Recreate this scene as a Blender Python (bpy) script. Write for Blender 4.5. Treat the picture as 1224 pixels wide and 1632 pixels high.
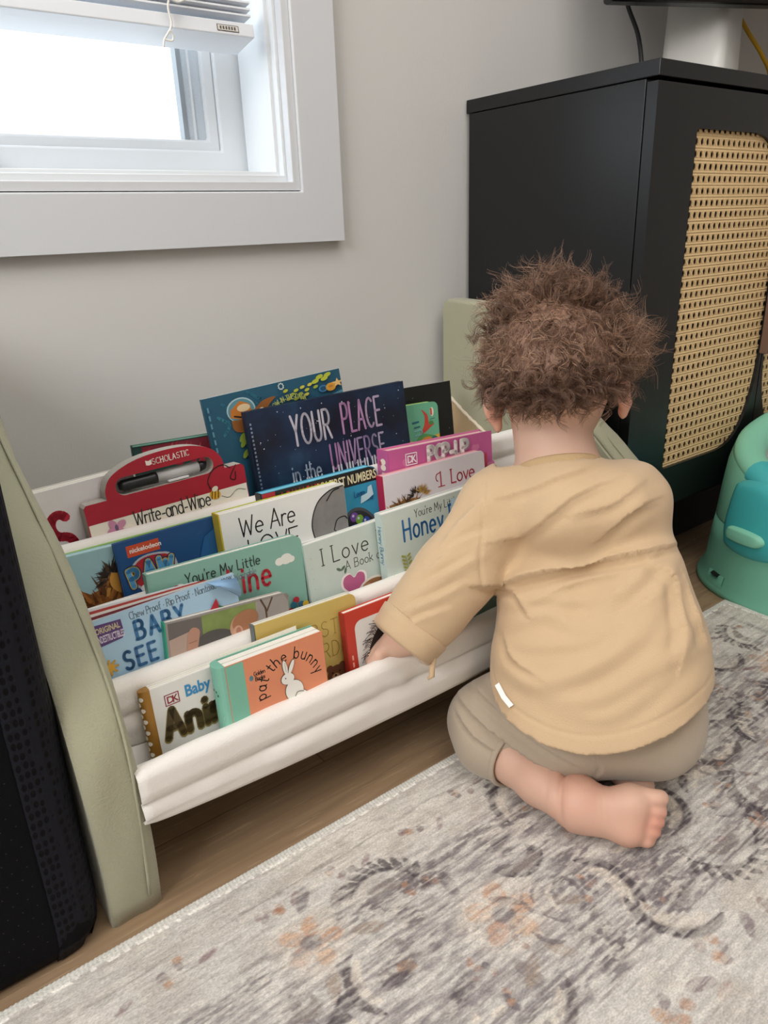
import bpy, bmesh, math, random
import numpy as np
from mathutils import Vector, Matrix

for o in list(bpy.data.objects):
    bpy.data.objects.remove(o)
S = bpy.context.scene
C = S.collection
PI = math.pi
R = math.radians

# ------------------------------------------------------------------ camera
CAM_H = 0.65
yaw, pitch, roll, f_px = R(36.3641), R(21.0065), R(-2.1953), 1179.3
fw = Vector((math.sin(yaw) * math.cos(pitch), math.cos(yaw) * math.cos(pitch), -math.sin(pitch)))
r0 = Vector((math.cos(yaw), -math.sin(yaw), 0))
u0 = r0.cross(fw)
rr = math.cos(roll) * r0 + math.sin(roll) * u0
uu = -math.sin(roll) * r0 + math.cos(roll) * u0
cam = bpy.data.cameras.new('camera')
cam.sensor_fit = 'VERTICAL'
cam.sensor_height = 24.0
cam.lens = 24.0 * f_px / 1632.0
cam.clip_start = 0.02
camo = bpy.data.objects.new('camera', cam)
C.objects.link(camo)
camo.matrix_world = Matrix(((rr.x, uu.x, -fw.x, 0), (rr.y, uu.y, -fw.y, 0), (rr.z, uu.z, -fw.z, CAM_H), (0, 0, 0, 1)))
S.camera = camo

# ------------------------------------------------------------------ light
S.view_settings.view_transform = 'Standard'
S.view_settings.look = 'None'
S.view_settings.gamma = 1.0
S.view_settings.use_curve_mapping = False
S.view_settings.exposure = 0.55
S.cycles.use_denoising = True
S.cycles.max_bounces = 8
S.cycles.diffuse_bounces = 5
W = bpy.data.worlds.new('daylight')
S.world = W
W.use_nodes = True
bg = W.node_tree.nodes['Background']
bg.inputs[0].default_value = (0.86, 0.94, 1.0, 1)
bg.inputs[1].default_value = 2.3


def area(name, loc, target, sx, sy, power, col):
    l = bpy.data.lights.new(name, 'AREA')
    l.shape = 'RECTANGLE'
    l.size, l.size_y, l.energy, l.color = sx, sy, power, col
    o = bpy.data.objects.new(name, l)
    C.objects.link(o)
    o.location = loc
    d = Vector(target) - Vector(loc)
    o.rotation_euler = d.to_track_quat('-Z', 'Y').to_euler()
    return o


# portal: guides daylight sampling through the real window opening, gives no light of its own
_po = area('window_portal', (0.184, 1.10, 1.235), (0.184, 0.0, 1.235), 0.92, 1.02, 1.0, (1, 1, 1))
_po.data.cycles.is_portal = True
area('left_wall_window_daylight', (-1.42, 0.10, 1.45), (0.8, 0.45, 0.3), 1.3, 1.1, 32.0, (1.0, 0.985, 0.97))
area('overhead_fill_light', (0.5, -0.35, 2.36), (0.5, -0.30, 0.0), 1.6, 1.6, 17.0, (1.0, 0.97, 0.93))  # added overhead area light, stands in for ambient from the unseen room


# ------------------------------------------------------------------ materials
def lin(c):
    if isinstance(c, str):
        c = c.lstrip('#')
        c = tuple(int(c[i:i + 2], 16) / 255 for i in (0, 2, 4))
    return tuple((x / 12.92 if x <= 0.04045 else ((x + 0.055) / 1.055) ** 2.4) for x in c)


MATS = {}


def mat(name, col, rough=0.6, metal=0.0, bump=0.0, bscale=200.0, var=0.0, vscale=20.0, spec=0.5, sheen=0.0, sss=0.0, coat=0.0):
    """procedural principled material: colour variation noise + bump noise, object coordinates"""
    if name in MATS:
        return MATS[name]
    m = bpy.data.materials.new(name)
    m.use_nodes = True
    nt = m.node_tree
    b = nt.nodes['Principled BSDF']
    c = lin(col)
    b.inputs['Base Color'].default_value = (*c, 1)
    b.inputs['Roughness'].default_value = rough
    b.inputs['Metallic'].default_value = metal
    b.inputs['Specular IOR Level'].default_value = spec
    if sheen:
        b.inputs['Sheen Weight'].default_value = sheen
    if coat:
        b.inputs['Coat Weight'].default_value = coat
    if sss:
        b.inputs['Subsurface Weight'].default_value = sss
        b.inputs['Subsurface Radius'].default_value = (0.010, 0.004, 0.002)
        b.inputs['Subsurface Scale'].default_value = 1.0
    tc = nt.nodes.new('ShaderNodeTexCoord')
    if var:
        n = nt.nodes.new('ShaderNodeTexNoise')
        n.inputs['Scale'].default_value = vscale
        n.inputs['Detail'].default_value = 4
        nt.links.new(tc.outputs['Object'], n.inputs['Vector'])
        mx = nt.nodes.new('ShaderNodeMix')
        mx.data_type = 'RGBA'
        mx.inputs[6].default_value = (*[max(0, x * (1 - var)) for x in c], 1)
        mx.inputs[7].default_value = (*[min(1, x * (1 + var)) for x in c], 1)
        nt.links.new(n.outputs['Fac'], mx.inputs[0])
        nt.links.new(mx.outputs[2], b.inputs['Base Color'])
    if bump:
        n = nt.nodes.new('ShaderNodeTexNoise')
        n.inputs['Scale'].default_value = bscale
        n.inputs['Detail'].default_value = 3
        nt.links.new(tc.outputs['Object'], n.inputs['Vector'])
        bp = nt.nodes.new('ShaderNodeBump')
        bp.inputs['Strength'].default_value = bump
        bp.inputs['Distance'].default_value = 0.002
        nt.links.new(n.outputs['Fac'], bp.inputs['Height'])
        nt.links.new(bp.outputs['Normal'], b.inputs['Normal'])
    MATS[name] = m
    return m


def ink(col, rough=0.45):
    """a printed flat colour on a book cover"""
    key = 'print_' + str(col).lstrip('#') + ('' if rough == 0.45 else '_%d' % int(rough * 100))
    return mat(key, col, rough, var=0.04, vscale=60)


class G:
    """node-graph shorthand for one material"""
    def __init__(s, name):
        s.m = bpy.data.materials.new(name)
        s.m.use_nodes = True
        s.nt = s.m.node_tree
        s.b = s.nt.nodes['Principled BSDF']
        s.out = s.nt.nodes['Material Output']

    def n(s, t, **k):
        x = s.nt.nodes.new('ShaderNode' + t)
        for a, v in k.items():
            setattr(x, a, v)
        return x

    def l(s, a, b):
        s.nt.links.new(a, b)

    def math(s, op, a, b=None, c=None):
        x = s.n('Math', operation=op)
        for i, v in enumerate((a, b, c)):
            if v is None:
                continue
            if hasattr(v, 'links') or hasattr(v, 'is_linked'):
                s.l(v, x.inputs[i])
            else:
                x.inputs[i].default_value = v
        return x.outputs[0]

    def mix(s, f, a, b):
        x = s.n('Mix', data_type='RGBA')
        for i, v in ((0, f), (6, a), (7, b)):
            if hasattr(v, 'is_linked'):
                s.l(v, x.inputs[i])
            elif i == 0:
                x.inputs[i].default_value = v
            else:
                x.inputs[i].default_value = (*lin(v), 1) if isinstance(v, str) else (*v, 1)
        return x.outputs[2]

    def bump(s, h, strength, dist):
        x = s.n('Bump')
        x.inputs['Strength'].default_value = strength
        x.inputs['Distance'].default_value = dist
        s.l(h, x.inputs['Height'])
        s.l(x.outputs['Normal'], s.b.inputs['Normal'])


# ------------------------------------------------------------------ objects
def tag(o, label=None, cat=None, group=None, kind=None):
    if label: o['label'] = label
    if cat: o['category'] = cat
    if group: o['group'] = group
    if kind: o['kind'] = kind
    return o


def empty(name, loc, label, cat, group=None, mw=None):
    o = bpy.data.objects.new(name, None)
    o.empty_display_size = 0.02
    C.objects.link(o)
    if mw is not None:
        o.matrix_world = mw
    else:
        o.location = loc
    return tag(o, label, cat, group)


class MB:
    """collects faces, builds ONE mesh object"""
    def __init__(s):
        s.v, s.f, s.mi, s.mats = [], [], [], []

    def m(s, material):
        if material not in s.mats:
            s.mats.append(material)
        return s.mats.index(material)

    def add(s, vs, fs, material):
        b = len(s.v)
        k = s.m(material)
        s.v += [tuple(x) for x in vs]
        for f in fs:
            s.f.append([b + i for i in f])
            s.mi.append(k)
        return s

    def box(s, a, b, material):
        x0, y0, z0 = a
        x1, y1, z1 = b
        vs = [(x0, y0, z0), (x1, y0, z0), (x1, y1, z0), (x0, y1, z0), (x0, y0, z1), (x1, y0, z1), (x1, y1, z1), (x0, y1, z1)]
        return s.add(vs, [(0, 3, 2, 1), (4, 5, 6, 7), (0, 1, 5, 4), (1, 2, 6, 5), (2, 3, 7, 6), (3, 0, 4, 7)], material)

    def prism(s, poly, axis, a, b, material):
        """2D polygon extruded along axis ('x': poly=(y,z), 'y': poly=(x,z), 'z': poly=(x,y))"""
        def p(q, t):
            return {'x': (t, q[0], q[1]), 'y': (q[0], t, q[1]), 'z': (q[0], q[1], t)}[axis]
        n = len(poly)
        vs = [p(q, a) for q in poly] + [p(q, b) for q in poly]
        fs = [tuple(range(n)), tuple(range(2 * n - 1, n - 1, -1))]
        fs += [(i, i + n, (i + 1) % n + n, (i + 1) % n) for i in range(n)]
        return s.add(vs, fs, material)

    def loft(s, rings, material, caps=(True, True), closed=True):
        n = len(rings[0])
        vs = [p for r_ in rings for p in r_]
        fs = []
        m = n if closed else n - 1
        for k in range(len(rings) - 1):
            for i in range(m):
                j = (i + 1) % n
                fs.append((k * n + i, k * n + j, (k + 1) * n + j, (k + 1) * n + i))
        if closed and caps[0]:
            fs.append(tuple(range(n - 1, -1, -1)))
        if closed and caps[1]:
            fs.append(tuple((len(rings) - 1) * n + i for i in range(n)))
        return s.add(vs, fs, material)

    def tube(s, pts, rad, material, sides=8, caps=True):
        pts = [Vector(p) for p in pts]
        rings = []
        prev = None
        for i, p in enumerate(pts):
            t = (pts[min(i + 1, len(pts) - 1)] - pts[max(i - 1, 0)]).normalized()
            if prev is None:
                a = t.orthogonal().normalized()
            else:
                a = (prev - t * prev.dot(t)).normalized()
            prev = a
            b = t.cross(a)
            rd = rad[i] if isinstance(rad, (list, tuple)) else rad
            rings.append([tuple(p + (a * math.cos(q) + b * math.sin(q)) * rd) for q in (2 * PI * k / sides for k in range(sides))])
        return s.loft(rings, material, (caps, caps))

    def build(s, name, parent=None, smooth=False, bevel=0.0, seg=2, fix=True):
        me = bpy.data.meshes.new(name)
        me.from_pydata(s.v, [], s.f)
        for x in s.mats:
            me.materials.append(x)
        if len(s.mats) > 1:
            me.polygons.foreach_set('material_index', s.mi)
        if fix:
            bm = bmesh.new()
            bm.from_mesh(me)
            bmesh.ops.recalc_face_normals(bm, faces=bm.faces)
            bm.to_mesh(me)
            bm.free()
        if smooth:
            me.polygons.foreach_set('use_smooth', [True] * len(me.polygons))
        me.update()
        o = bpy.data.objects.new(name, me)
        C.objects.link(o)
        if parent:
            o.parent = parent
        if bevel:
            md = o.modifiers.new('bevel', 'BEVEL')
            md.width = bevel
            md.segments = seg
            md.limit_method = 'ANGLE'
            md.angle_limit = R(40)
        return o


def np_mesh(name, v, f, material, parent=None, smooth=True):
    me = bpy.data.meshes.new(name)
    v = np.asarray(v, np.float32)
    f = np.asarray(f, np.int32)
    me.vertices.add(len(v))
    me.vertices.foreach_set('co', v.ravel())
    k = f.shape[1]
    me.loops.add(f.size)
    me.loops.foreach_set('vertex_index', f.ravel())
    me.polygons.add(len(f))
    me.polygons.foreach_set('loop_start', np.arange(0, f.size, k, dtype=np.int32))
    me.materials.append(material)
    me.update(calc_edges=True)
    if smooth:
        me.polygons.foreach_set('use_smooth', np.ones(len(f), dtype=bool))
    o = bpy.data.objects.new(name, me)
    C.objects.link(o)
    if parent:
        o.parent = parent
    return o


def vcol(o, name, cols):
    a = o.data.color_attributes.new(name, 'FLOAT_COLOR', 'POINT')
    c = np.ones((len(cols), 4), np.float32)
    c[:, :3] = cols
    a.data.foreach_set('color', c.ravel())


def rrect(x0, y0, x1, y1, r, n=5, corners=(1, 1, 1, 1)):
    """rounded rectangle polygon; corners: bl, br, tr, tl"""
    out = []
    for (cx, cy, a0, on) in ((x0, y0, 180, corners[0]), (x1, y0, 270, corners[1]), (x1, y1, 0, corners[2]), (x0, y1, 90, corners[3])):
        if not on or r <= 0:
            out.append((cx, cy))
            continue
        ox = cx + (r if cx == x0 else -r)
        oy = cy + (r if cy == y0 else -r)
        for k in range(n + 1):
            a = R(a0 + 90 * k / n)
            out.append((ox + r * math.cos(a), oy + r * math.sin(a)))
    return out


def ell(cx, cy, rx, ry, n=20, rot=0, a0=0, a1=360):
    out = []
    full = abs(a1 - a0) >= 360
    for k in range(n if full else n + 1):
        a = R(a0 + (a1 - a0) * k / n)
        x, y = rx * math.cos(a), ry * math.sin(a)
        c, s_ = math.cos(R(rot)), math.sin(R(rot))
        out.append((cx + x * c - y * s_, cy + x * s_ + y * c))
    return out


def smoothpts(pts, n=6):
    """Catmull-Rom through the points (any dimension)"""
    P = [np.array(p, float) for p in pts]
    P = [2 * P[0] - P[1]] + P + [2 * P[-1] - P[-2]]
    out = []
    for i in range(1, len(P) - 2):
        a, b, c, d = P[i - 1:i + 3]
        for k in range(n):
            t = k / n
            out.append(tuple(0.5 * (2 * b + (c - a) * t + (2 * a - 5 * b + 4 * c - d) * t * t + (3 * b - a - 3 * c + d) * t ** 3)))
    out.append(tuple(P[-2]))
    return out

# ================================================================== ROOM
YW = 1.085          # back wall plane
XL, XR, YR, ZC = -1.5, 3.0, -1.9, 2.4

wall_m = mat('painted_wall', '#d2d1cf', 0.75, bump=0.12, bscale=350)
trim_m = mat('white_trim_paint', '#d6d9dd', 0.4, bump=0.04, bscale=120)
vinyl = mat('white_vinyl', '#dde1e4', 0.35)

# floor: oak planks running along the wall
g = G('oak_planks')
tc = g.n('TexCoord')
sp = g.n('SeparateXYZ')
g.l(tc.outputs['Object'], sp.inputs[0])
x, y = sp.outputs[0], sp.outputs[1]
row = g.math('FLOOR', g.math('DIVIDE', g.math('ADD', y, 0.052), 0.185))
rowf = g.math('FRACT', g.math('DIVIDE', g.math('ADD', y, 0.052), 0.185))
xo = g.math('ADD', x, g.math('MULTIPLY', row, 0.73))
colf = g.math('FRACT', g.math('DIVIDE', g.math('ADD', xo, 1.186), 1.5))
coli = g.math('FLOOR', g.math('DIVIDE', g.math('ADD', xo, 1.186), 1.5))
wn = g.n('TexWhiteNoise', noise_dimensions='2D')
cb = g.n('CombineXYZ')
g.l(row, cb.inputs[0]); g.l(coli, cb.inputs[1])
g.l(cb.outputs[0], wn.inputs['Vector'])
mp = g.n('Mapping')
mp.inputs['Scale'].default_value = (5, 75, 1)
g.l(tc.outputs['Object'], mp.inputs['Vector'])
nz = g.n('TexNoise'); nz.inputs['Scale'].default_value = 1.0; nz.inputs['Detail'].default_value = 6; nz.inputs['Distortion'].default_value = 0.8
g.l(mp.outputs[0], nz.inputs['Vector'])
mp2 = g.n('Mapping'); mp2.inputs['Scale'].default_value = (14, 320, 1)
g.l(tc.outputs['Object'], mp2.inputs['Vector'])
nz2 = g.n('TexNoise'); nz2.inputs['Scale'].default_value = 1.0; nz2.inputs['Detail'].default_value = 3
g.l(mp2.outputs[0], nz2.inputs['Vector'])
rmp = g.n('ValToRGB')
rmp.color_ramp.elements[0].position, rmp.color_ramp.elements[1].position = 0.3, 0.75
rmp.color_ramp.elements[0].color = (*lin('#8c745a'), 1)
rmp.color_ramp.elements[1].color = (*lin('#aa8f70'), 1)
g.l(nz.outputs['Fac'], rmp.inputs[0])
pores = g.math('GREATER_THAN', nz2.outputs['Fac'], 0.63)
c1 = g.mix(g.math('MULTIPLY', pores, 0.35), rmp.outputs[0], '#d2b896')
tint = g.mix(g.math('MULTIPLY', wn.outputs['Value'], 0.25), c1, '#7e674f')
e1 = g.math('LESS_THAN', rowf, 0.010)
e2 = g.math('LESS_THAN', colf, 0.0016)
seam = g.math('MAXIMUM', e1, e2)
g.l(g.mix(g.math('MULTIPLY', seam, 0.55), tint, '#4a3727'), g.b.inputs['Base Color'])
g.b.inputs['Roughness'].default_value = 0.5
g.bump(g.math('SUBTRACT', nz2.outputs['Fac'], seam), 0.25, 0.001)
floor_m = g.m

tag(MB().box((XL, YR, -0.05), (XR, YW + 0.12, 0), floor_m).build('floor'), kind='structure')
tag(MB().box((XL, YR, ZC), (XR, YW + 0.12, ZC + 0.05), mat('ceiling_paint', '#eeeae4', 0.8)).build('ceiling'), kind='structure')
# back wall with the window opening
WX0, WX1, WZ0, WZ1 = -0.28, 0.648, 0.719, 1.75
mb = MB()
T = 0.16
mb.box((XL, YW, 0), (WX0, YW + T, ZC), wall_m)
mb.box((WX1, YW, 0), (XR, YW + T, ZC), wall_m)
mb.box((WX0, YW, 0), (WX1, YW + T, WZ0), wall_m)
mb.box((WX0, YW, WZ1), (WX1, YW + T, ZC), wall_m)
tag(mb.build('wall_back'), kind='structure')
tag(MB().box((XL - 0.1, YR, 0), (XL, YW + T, ZC), wall_m).build('wall_left'), kind='structure')
tag(MB().box((XR, YR, 0), (XR + 0.1, YW + T, ZC), wall_m).build('wall_right'), kind='structure')
tag(MB().box((XL, YR - 0.1, 0), (XR, YR, ZC), wall_m).build('wall_rear'), kind='structure')

# casing (flat board with an inner bead)
def frame_ring(mb, x0, z0, x1, z1, w, y0, y1, m):
    q = lambda i, y_: [(x0 + i, y_, z0 + i), (x1 - i, y_, z0 + i), (x1 - i, y_, z1 - i), (x0 + i, y_, z1 - i)]
    return mb.loft([q(0, y0), q(w, y0), q(w, y1), q(0, y1), q(0, y0)], m, (False, False))
mb = MB()
frame_ring(mb, WX0 - 0.079, 0.633, 0.727, WZ1 + 0.085, 0.074, YW - 0.018, YW + 0.002, trim_m)
tag(mb.build('trim_1', bevel=0.0025, seg=3), kind='structure')
mb = MB()
frame_ring(mb, WX0 - 0.004, 0.7085, 0.6525, WZ1 + 0.012, 0.0125, YW - 0.013, YW + 0.004, trim_m)
tag(mb.build('trim_2', bevel=0.0015), kind='structure')

win = tag(bpy.data.objects.new('window_1', None), kind='structure')
C.objects.link(win)
win.location = (0, 0, 0)
mb = MB()      # jamb lining and stops
frame_ring(mb, WX0, WZ0, WX1 - 0.0005, WZ1, 0.012, YW + 0.004, YW + 0.125, vinyl)
frame_ring(mb, WX0 + 0.012, WZ0 + 0.012, WX1 - 0.012, WZ1 - 0.012, 0.006, YW + 0.018, YW + 0.11, vinyl)
mb.build('jamb', win, bevel=0.001)
mb = MB()
frame_ring(mb, WX0 + 0.003, WZ0 + 0.003, WX1 - 0.004, WZ1 - 0.003, 0.052, YW + 0.118, YW + 0.155, vinyl)
mb.build('frame', win, bevel=0.003)
mb = MB()
frame_ring(mb, WX0 + 0.055, WZ0 + 0.053, WX1 - 0.057, WZ1 - 0.05, 0.018, YW + 0.126, YW + 0.150, vinyl)
mb.build('sash', win, bevel=0.004)
mb = MB()      # insect-screen track strip and dark gasket at the side of the pane
mb.box((0.543, YW + 0.132, WZ0 + 0.071), (0.573, YW + 0.146, WZ1 - 0.06), mat('grey_screen_strip', '#c9d2da', 0.6, bump=0.6, bscale=900))
mb.box((0.553, YW + 0.129, WZ0 + 0.071), (0.556, YW + 0.133, WZ1 - 0.06), vinyl)
mb.build('screen_strip', win)
MB().box((0.536, YW + 0.130, WZ0 + 0.071), (0.5435, YW + 0.147, WZ1 - 0.06), mat('grey_gasket', '#8f969c', 0.6)).build('gasket', win)
g = G('window_glass')
gl = g.n('BsdfTransparent')
gs = g.n('BsdfGlossy'); gs.inputs['Roughness'].default_value = 0.02
mx = g.n('MixShader'); mx.inputs[0].default_value = 0.05
g.l(gl.outputs[0], mx.inputs[1]); g.l(gs.outputs[0], mx.inputs[2]); g.l(mx.outputs[0], g.out.inputs[0])
MB().box((WX0 + 0.07, YW + 0.1385, WZ0 + 0.066), (0.54, YW + 0.1415, WZ1 - 0.06), g.m).build('pane', win)
mb = MB()      # crank cover at the sill
mb.prism([(0.170, 0.737), (0.243, 0.737), (0.236, 0.752), (0.222, 0.775), (0.200, 0.785), (0.170, 0.787)], 'y', YW + 0.085, YW + 0.118, vinyl)
mb.build('window_latch', win, bevel=0.003)

# tree twigs outside
leafm = mat('sunlit_leaf', '#b9c08a', 0.7, var=0.2)
mb = MB()
rnd = random.Random(4)
tx, ty, tz = 1.62, 6.0, 1.05
branch = [(tx + 0.9, ty, -0.9), (tx + 0.55, ty, 0.4), (tx + 0.3, ty + 0.1, 0.95), (tx + 0.05, ty, 1.22), (tx - 0.02, ty, 1.32)]
tr = empty('young_tree', (tx + 0.9, ty, -0.9), 'faint young tree whose leafy twig shows outside the window', 'tree')
o = MB().tube([(p[0] - tx - 0.9, p[1] - ty, p[2] + 0.9) for p in branch], [0.03, 0.02, 0.012, 0.007, 0.004], mat('twig_bark', '#a89f86', 0.8)).build('trunk', tr, True)
for k in range(46):
    t = rnd.random()
    px = tx - 0.05 + 0.75 * t
    pz = 1.33 - 0.30 * t + rnd.gauss(0, 0.03)
    a = rnd.random() * PI
    c = Vector((px - tx - 0.9, rnd.gauss(0, 0.05), pz + 0.9))
    d1 = Vector((math.cos(a), 0.2, math.sin(a))) * 0.035
    d2 = Vector((-math.sin(a), 0.3, math.cos(a))) * 0.016
    mb.add([c - d1, c + d2, c + d1, c - d2], [(0, 1, 2, 3)], leafm)
mb.build('foliage', tr)

# ---------------------------------------------------------------- blind
bl = empty('window_blind', (0.18, YW + 0.03, 0.90), 'white slatted window blind half raised above the pane', 'blind')
slat_m = mat('white_blind_slat', '#e6eaf0', 0.45)
BX0, BX1 = -0.262 - 0.18, 0.598 - 0.18
def slat(mb, yc, zc, depth, th, tilt, m):
    c, s_ = math.cos(R(tilt)), math.sin(R(tilt))
    q = []
    for (a, b) in ((-depth / 2, 0), (-depth / 4, th * .9), (depth / 4, th * .9), (depth / 2, 0), (depth / 2, -th), (-depth / 2, -th)):
        q.append((yc + a * c - b * s_, zc + a * s_ + b * c))
    mb.prism(q, 'x', BX0, BX1, m)
mb = MB()
mb.prism([(-0.033, 0.0085), (0.027, -0.003), (0.030, 0.013), (-0.030, 0.026)], 'x', BX0, BX1 + 0.003, slat_m)
mb.build('bottom_rail', bl, bevel=0.0015)
for k, z in enumerate((0.0315, 0.0395, 0.0475)):
    mb = MB(); slat(mb, -0.003, z, 0.056, 0.0024, -10, slat_m); mb.build('slat', bl)
for k in range(14):
    mb = MB(); slat(mb, 0.0, 0.075 + 0.048 * k, 0.056, 0.002, -62, slat_m); mb.build('slat', bl)
cordm = mat('white_cord', '#f1efe9', 0.8)
cx = 0.475 - 0.18
mb = MB()
mb.tube(smoothpts([(cx, -0.034, 0.74), (cx - 0.004, -0.036, 0.3), (cx - 0.006, -0.039, 0.075), (cx + 0.003, -0.043, 0.052), (cx - 0.004, -0.042, 0.030), (cx - 0.001, -0.04, 0.010), (cx - 0.012, -0.037, -0.007), (cx - 0.014, -0.036, -0.016)]), 0.0016, cordm, 6)
mb.tube(smoothpts([(cx + 0.003, -0.043, 0.052), (cx + 0.022, -0.046, 0.055), (cx + 0.026, -0.045, 0.046), (cx + 0.010, -0.044, 0.036), (cx - 0.006, -0.046, 0.044), (cx + 0.004, -0.048, 0.053), (cx + 0.014, -0.046, 0.050), (cx + 0.004, -0.046, 0.040)]), 0.0016, cordm, 6)
mb.tube(smoothpts([(cx - 0.012, -0.037, -0.007), (cx - 0.002, -0.038, -0.008), (cx, -0.038, -0.002), (cx - 0.004, -0.04, 0.004)]), 0.0014, cordm, 6)
mb.build('cord', bl, True)
mb = MB()
lx = 0.560 - 0.18
pl = mat('blind_label_plate', '#d9d6d0', 0.5); dk = mat('blind_label_ink', '#5d5850', 0.5)
def ron(x, z):      # front face of the bottom rail
    return (x, -0.0335 + (z - 0.0085) * 0.17, z)
for (a0, a1, z0, z1, m_, e) in ((-0.0165, 0.0165, 0.0125, 0.0205, dk, 0.0002), (-0.0155, 0.0155, 0.0133, 0.0197, pl, 0.0004)):
    q = [ron(lx + a0, z0), ron(lx + a1, z0), ron(lx + a1, z1), ron(lx + a0, z1)]
    mb.add([(p[0], p[1] - e, p[2]) for p in q], [(0, 1, 2, 3)], m_)
for k in range(6):
    x0 = lx - 0.0125 + k * 0.0043
    q = [ron(x0, 0.0145), ron(x0 + 0.0026, 0.0145), ron(x0 + 0.0026, 0.0185), ron(x0, 0.0185)]
    mb.add([(p[0], p[1] - 0.0006, p[2]) for p in q], [(0, 1, 2, 3)], dk)
mb.build('label_plate', bl, fix=False)

# ---------------------------------------------------------------- television, cables, white box
tv = empty('television', (1.238, 0.96, 1.003), 'black wall mounted television whose bottom edge hangs above the cabinet', 'television')
tv.rotation_euler.z = R(-24)
blk = mat('black_plastic', '#0d0e10', 0.35)
mb = MB(); mb.box((0, 0.0, 0.0), (1.25, 0.035, 0.72), blk); mb.build('casing', tv, bevel=0.006)
mb = MB(); mb.box((0.012, -0.0015, 0.014), (1.238, 0.002, 0.71), mat('dark_screen', '#050607', 0.12)); mb.build('screen', tv)
mb = MB(); mb.box((0.04, 0.034, 0.25), (0.20, 0.125, 0.50), blk); mb.build('wall_mount', tv)

wb = empty('white_box', (1.545, 0.972, 0.8535), 'glossy white upright plastic box standing on top of the black cabinet', 'box')
wb.rotation_euler.z = R(-77)
wm = mat('glossy_white_plastic', '#ecebe6', 0.3)
rings = [[(p[0], p[1], z_) for p in rrect(-0.062 + i_, -0.060 + i_, 0.062 - i_, 0.060 - i_, 0.021, 6)] for z_, i_ in ((0, 0.0), (0.02, -0.001), (0.185, 0.003))]
MB().loft(rings, wm).build('body', wb, True)
for p in wb.children[0].data.polygons:
    p.use_smooth = len(p.vertices) == 4
MB().prism(rrect(-0.053, -0.053, 0.053, 0.053, 0.018, 6), 'z', 0.185, 0.191, mat('pale_grey_plastic', '#d5d4cf', 0.45)).build('lid', wb)

cab_top = 0.8535
def cable(name, pts, r_, m_, label):
    o = MB().tube(smoothpts(pts, 8), r_, m_, 8).build(name, None, True)
    return tag(o, label, 'cable')
cable('power_cable', [(1.385, 1.045, 1.08), (1.375, 1.03, 1.03), (1.355, 0.985, 0.965), (1.338, 0.96, 0.90), (1.332, 0.965, 0.859), (1.34, 1.0, 0.858)], 0.0042, mat('black_cable', '#0b0c0f', 0.5), 'black power cable hanging from the television left of the white box')
cable('network_cable', [(1.62, 0.99, 1.08), (1.622, 0.96, 1.04), (1.65, 0.94, 0.995), (1.70, 0.93, 0.955), (1.76, 0.94, 0.92), (1.785, 0.98, 0.88), (1.79, 1.0, 0.859)], 0.0042, mat('yellow_cable', '#d8a81f', 0.5), 'yellow network cable drooping right of the white box')
cable('thin_cable', [(1.60, 1.02, 1.06), (1.61, 1.0, 0.99), (1.63, 0.99, 0.93), (1.67, 0.99, 0.8555)], 0.0014, mat('thin_grey_cable', '#55524f', 0.6), 'thin dark grey wire hanging beside the yellow cable')

# ================================================================== CABINET
cab_m = mat('black_painted_board', '#0a0b0e', 0.36, bump=0.02, bscale=60, var=0.06, vscale=8, spec=.5)
cab_in = mat('dark_cabinet_inside', '#0c0c0d', 0.8)
CX, CY0, CY1, CZ0, CZ1 = 1.0125, 0.698, YW - 0.002, 0.150, 0.8535
cw = 0.80
cab = empty('cane_cabinet', (CX + cw / 2, (CY0 + CY1) / 2, 0), 'tall black cabinet with woven cane door standing against the wall', 'cabinet')
def cl(p):
    return (p[0] - cab.location.x, p[1] - cab.location.y, p[2])
def cbox(name, a, b, m, bevel=0.0012, parent=cab):
    return MB().box(cl(a), cl(b), m).build(name, parent, bevel=bevel)
cbox('top', (CX - 0.001, CY0 - 0.002, CZ1 - 0.021), (CX + cw + 0.001, CY1, CZ1), cab_m)
cbox('side_panel', (CX, CY0 + 0.0195, CZ0), (CX + 0.018, CY1 - 0.006, CZ1 - 0.022), cab_m)
cbox('side_panel', (CX + cw - 0.018, CY0 + 0.0195, CZ0), (CX + cw, CY1 - 0.006, CZ1 - 0.022), cab_m)
cbox('bottom_panel', (CX + 0.018, CY0 + 0.0195, CZ0), (CX + cw - 0.018, CY1 - 0.006, CZ0 + 0.018), cab_m)
cbox('back_panel', (CX + 0.018, CY1 - 0.012, CZ0 + 0.018), (CX + cw - 0.018, CY1 - 0.006, CZ1 - 0.022), cab_in)
cbox('shelf', (CX + 0.018, CY0 + 0.05, 0.50), (CX + cw - 0.018, CY1 - 0.012, 0.518), cab_in)
cbox('plinth', (CX + 0.03, 0.815, 0), (CX + cw - 0.03, CY1 - 0.01, CZ0), cab_in)

# cane webbing
g = G('woven_cane')
tc = g.n('TexCoord')
sp = g.n('SeparateXYZ')
g.l(tc.outputs['Object'], sp.inputs[0])
px_, pz_ = 0.0152, 0.01735
u = g.math('DIVIDE', sp.outputs[0], px_)
v = g.math('DIVIDE', sp.outputs[2], pz_)
fu = g.math('SUBTRACT', g.math('FRACT', g.math('ADD', u, 50)), 0.5)
fv = g.math('SUBTRACT', g.math('FRACT', g.math('ADD', v, 50)), 0.5)
du = g.math('MULTIPLY', fu, px_)
dv = g.math('MULTIPLY', fv, pz_)
d2 = g.math('ADD', g.math('POWER', g.math('DIVIDE', du, 0.0035), 2.0), g.math('POWER', g.math('DIVIDE', dv, 0.0049), 2.0))
hole = g.math('LESS_THAN', d2, 1.0)
strand = g.math('SINE', g.math('MULTIPLY', sp.outputs[2], 2 * PI / (pz_ / 4)))
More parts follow.
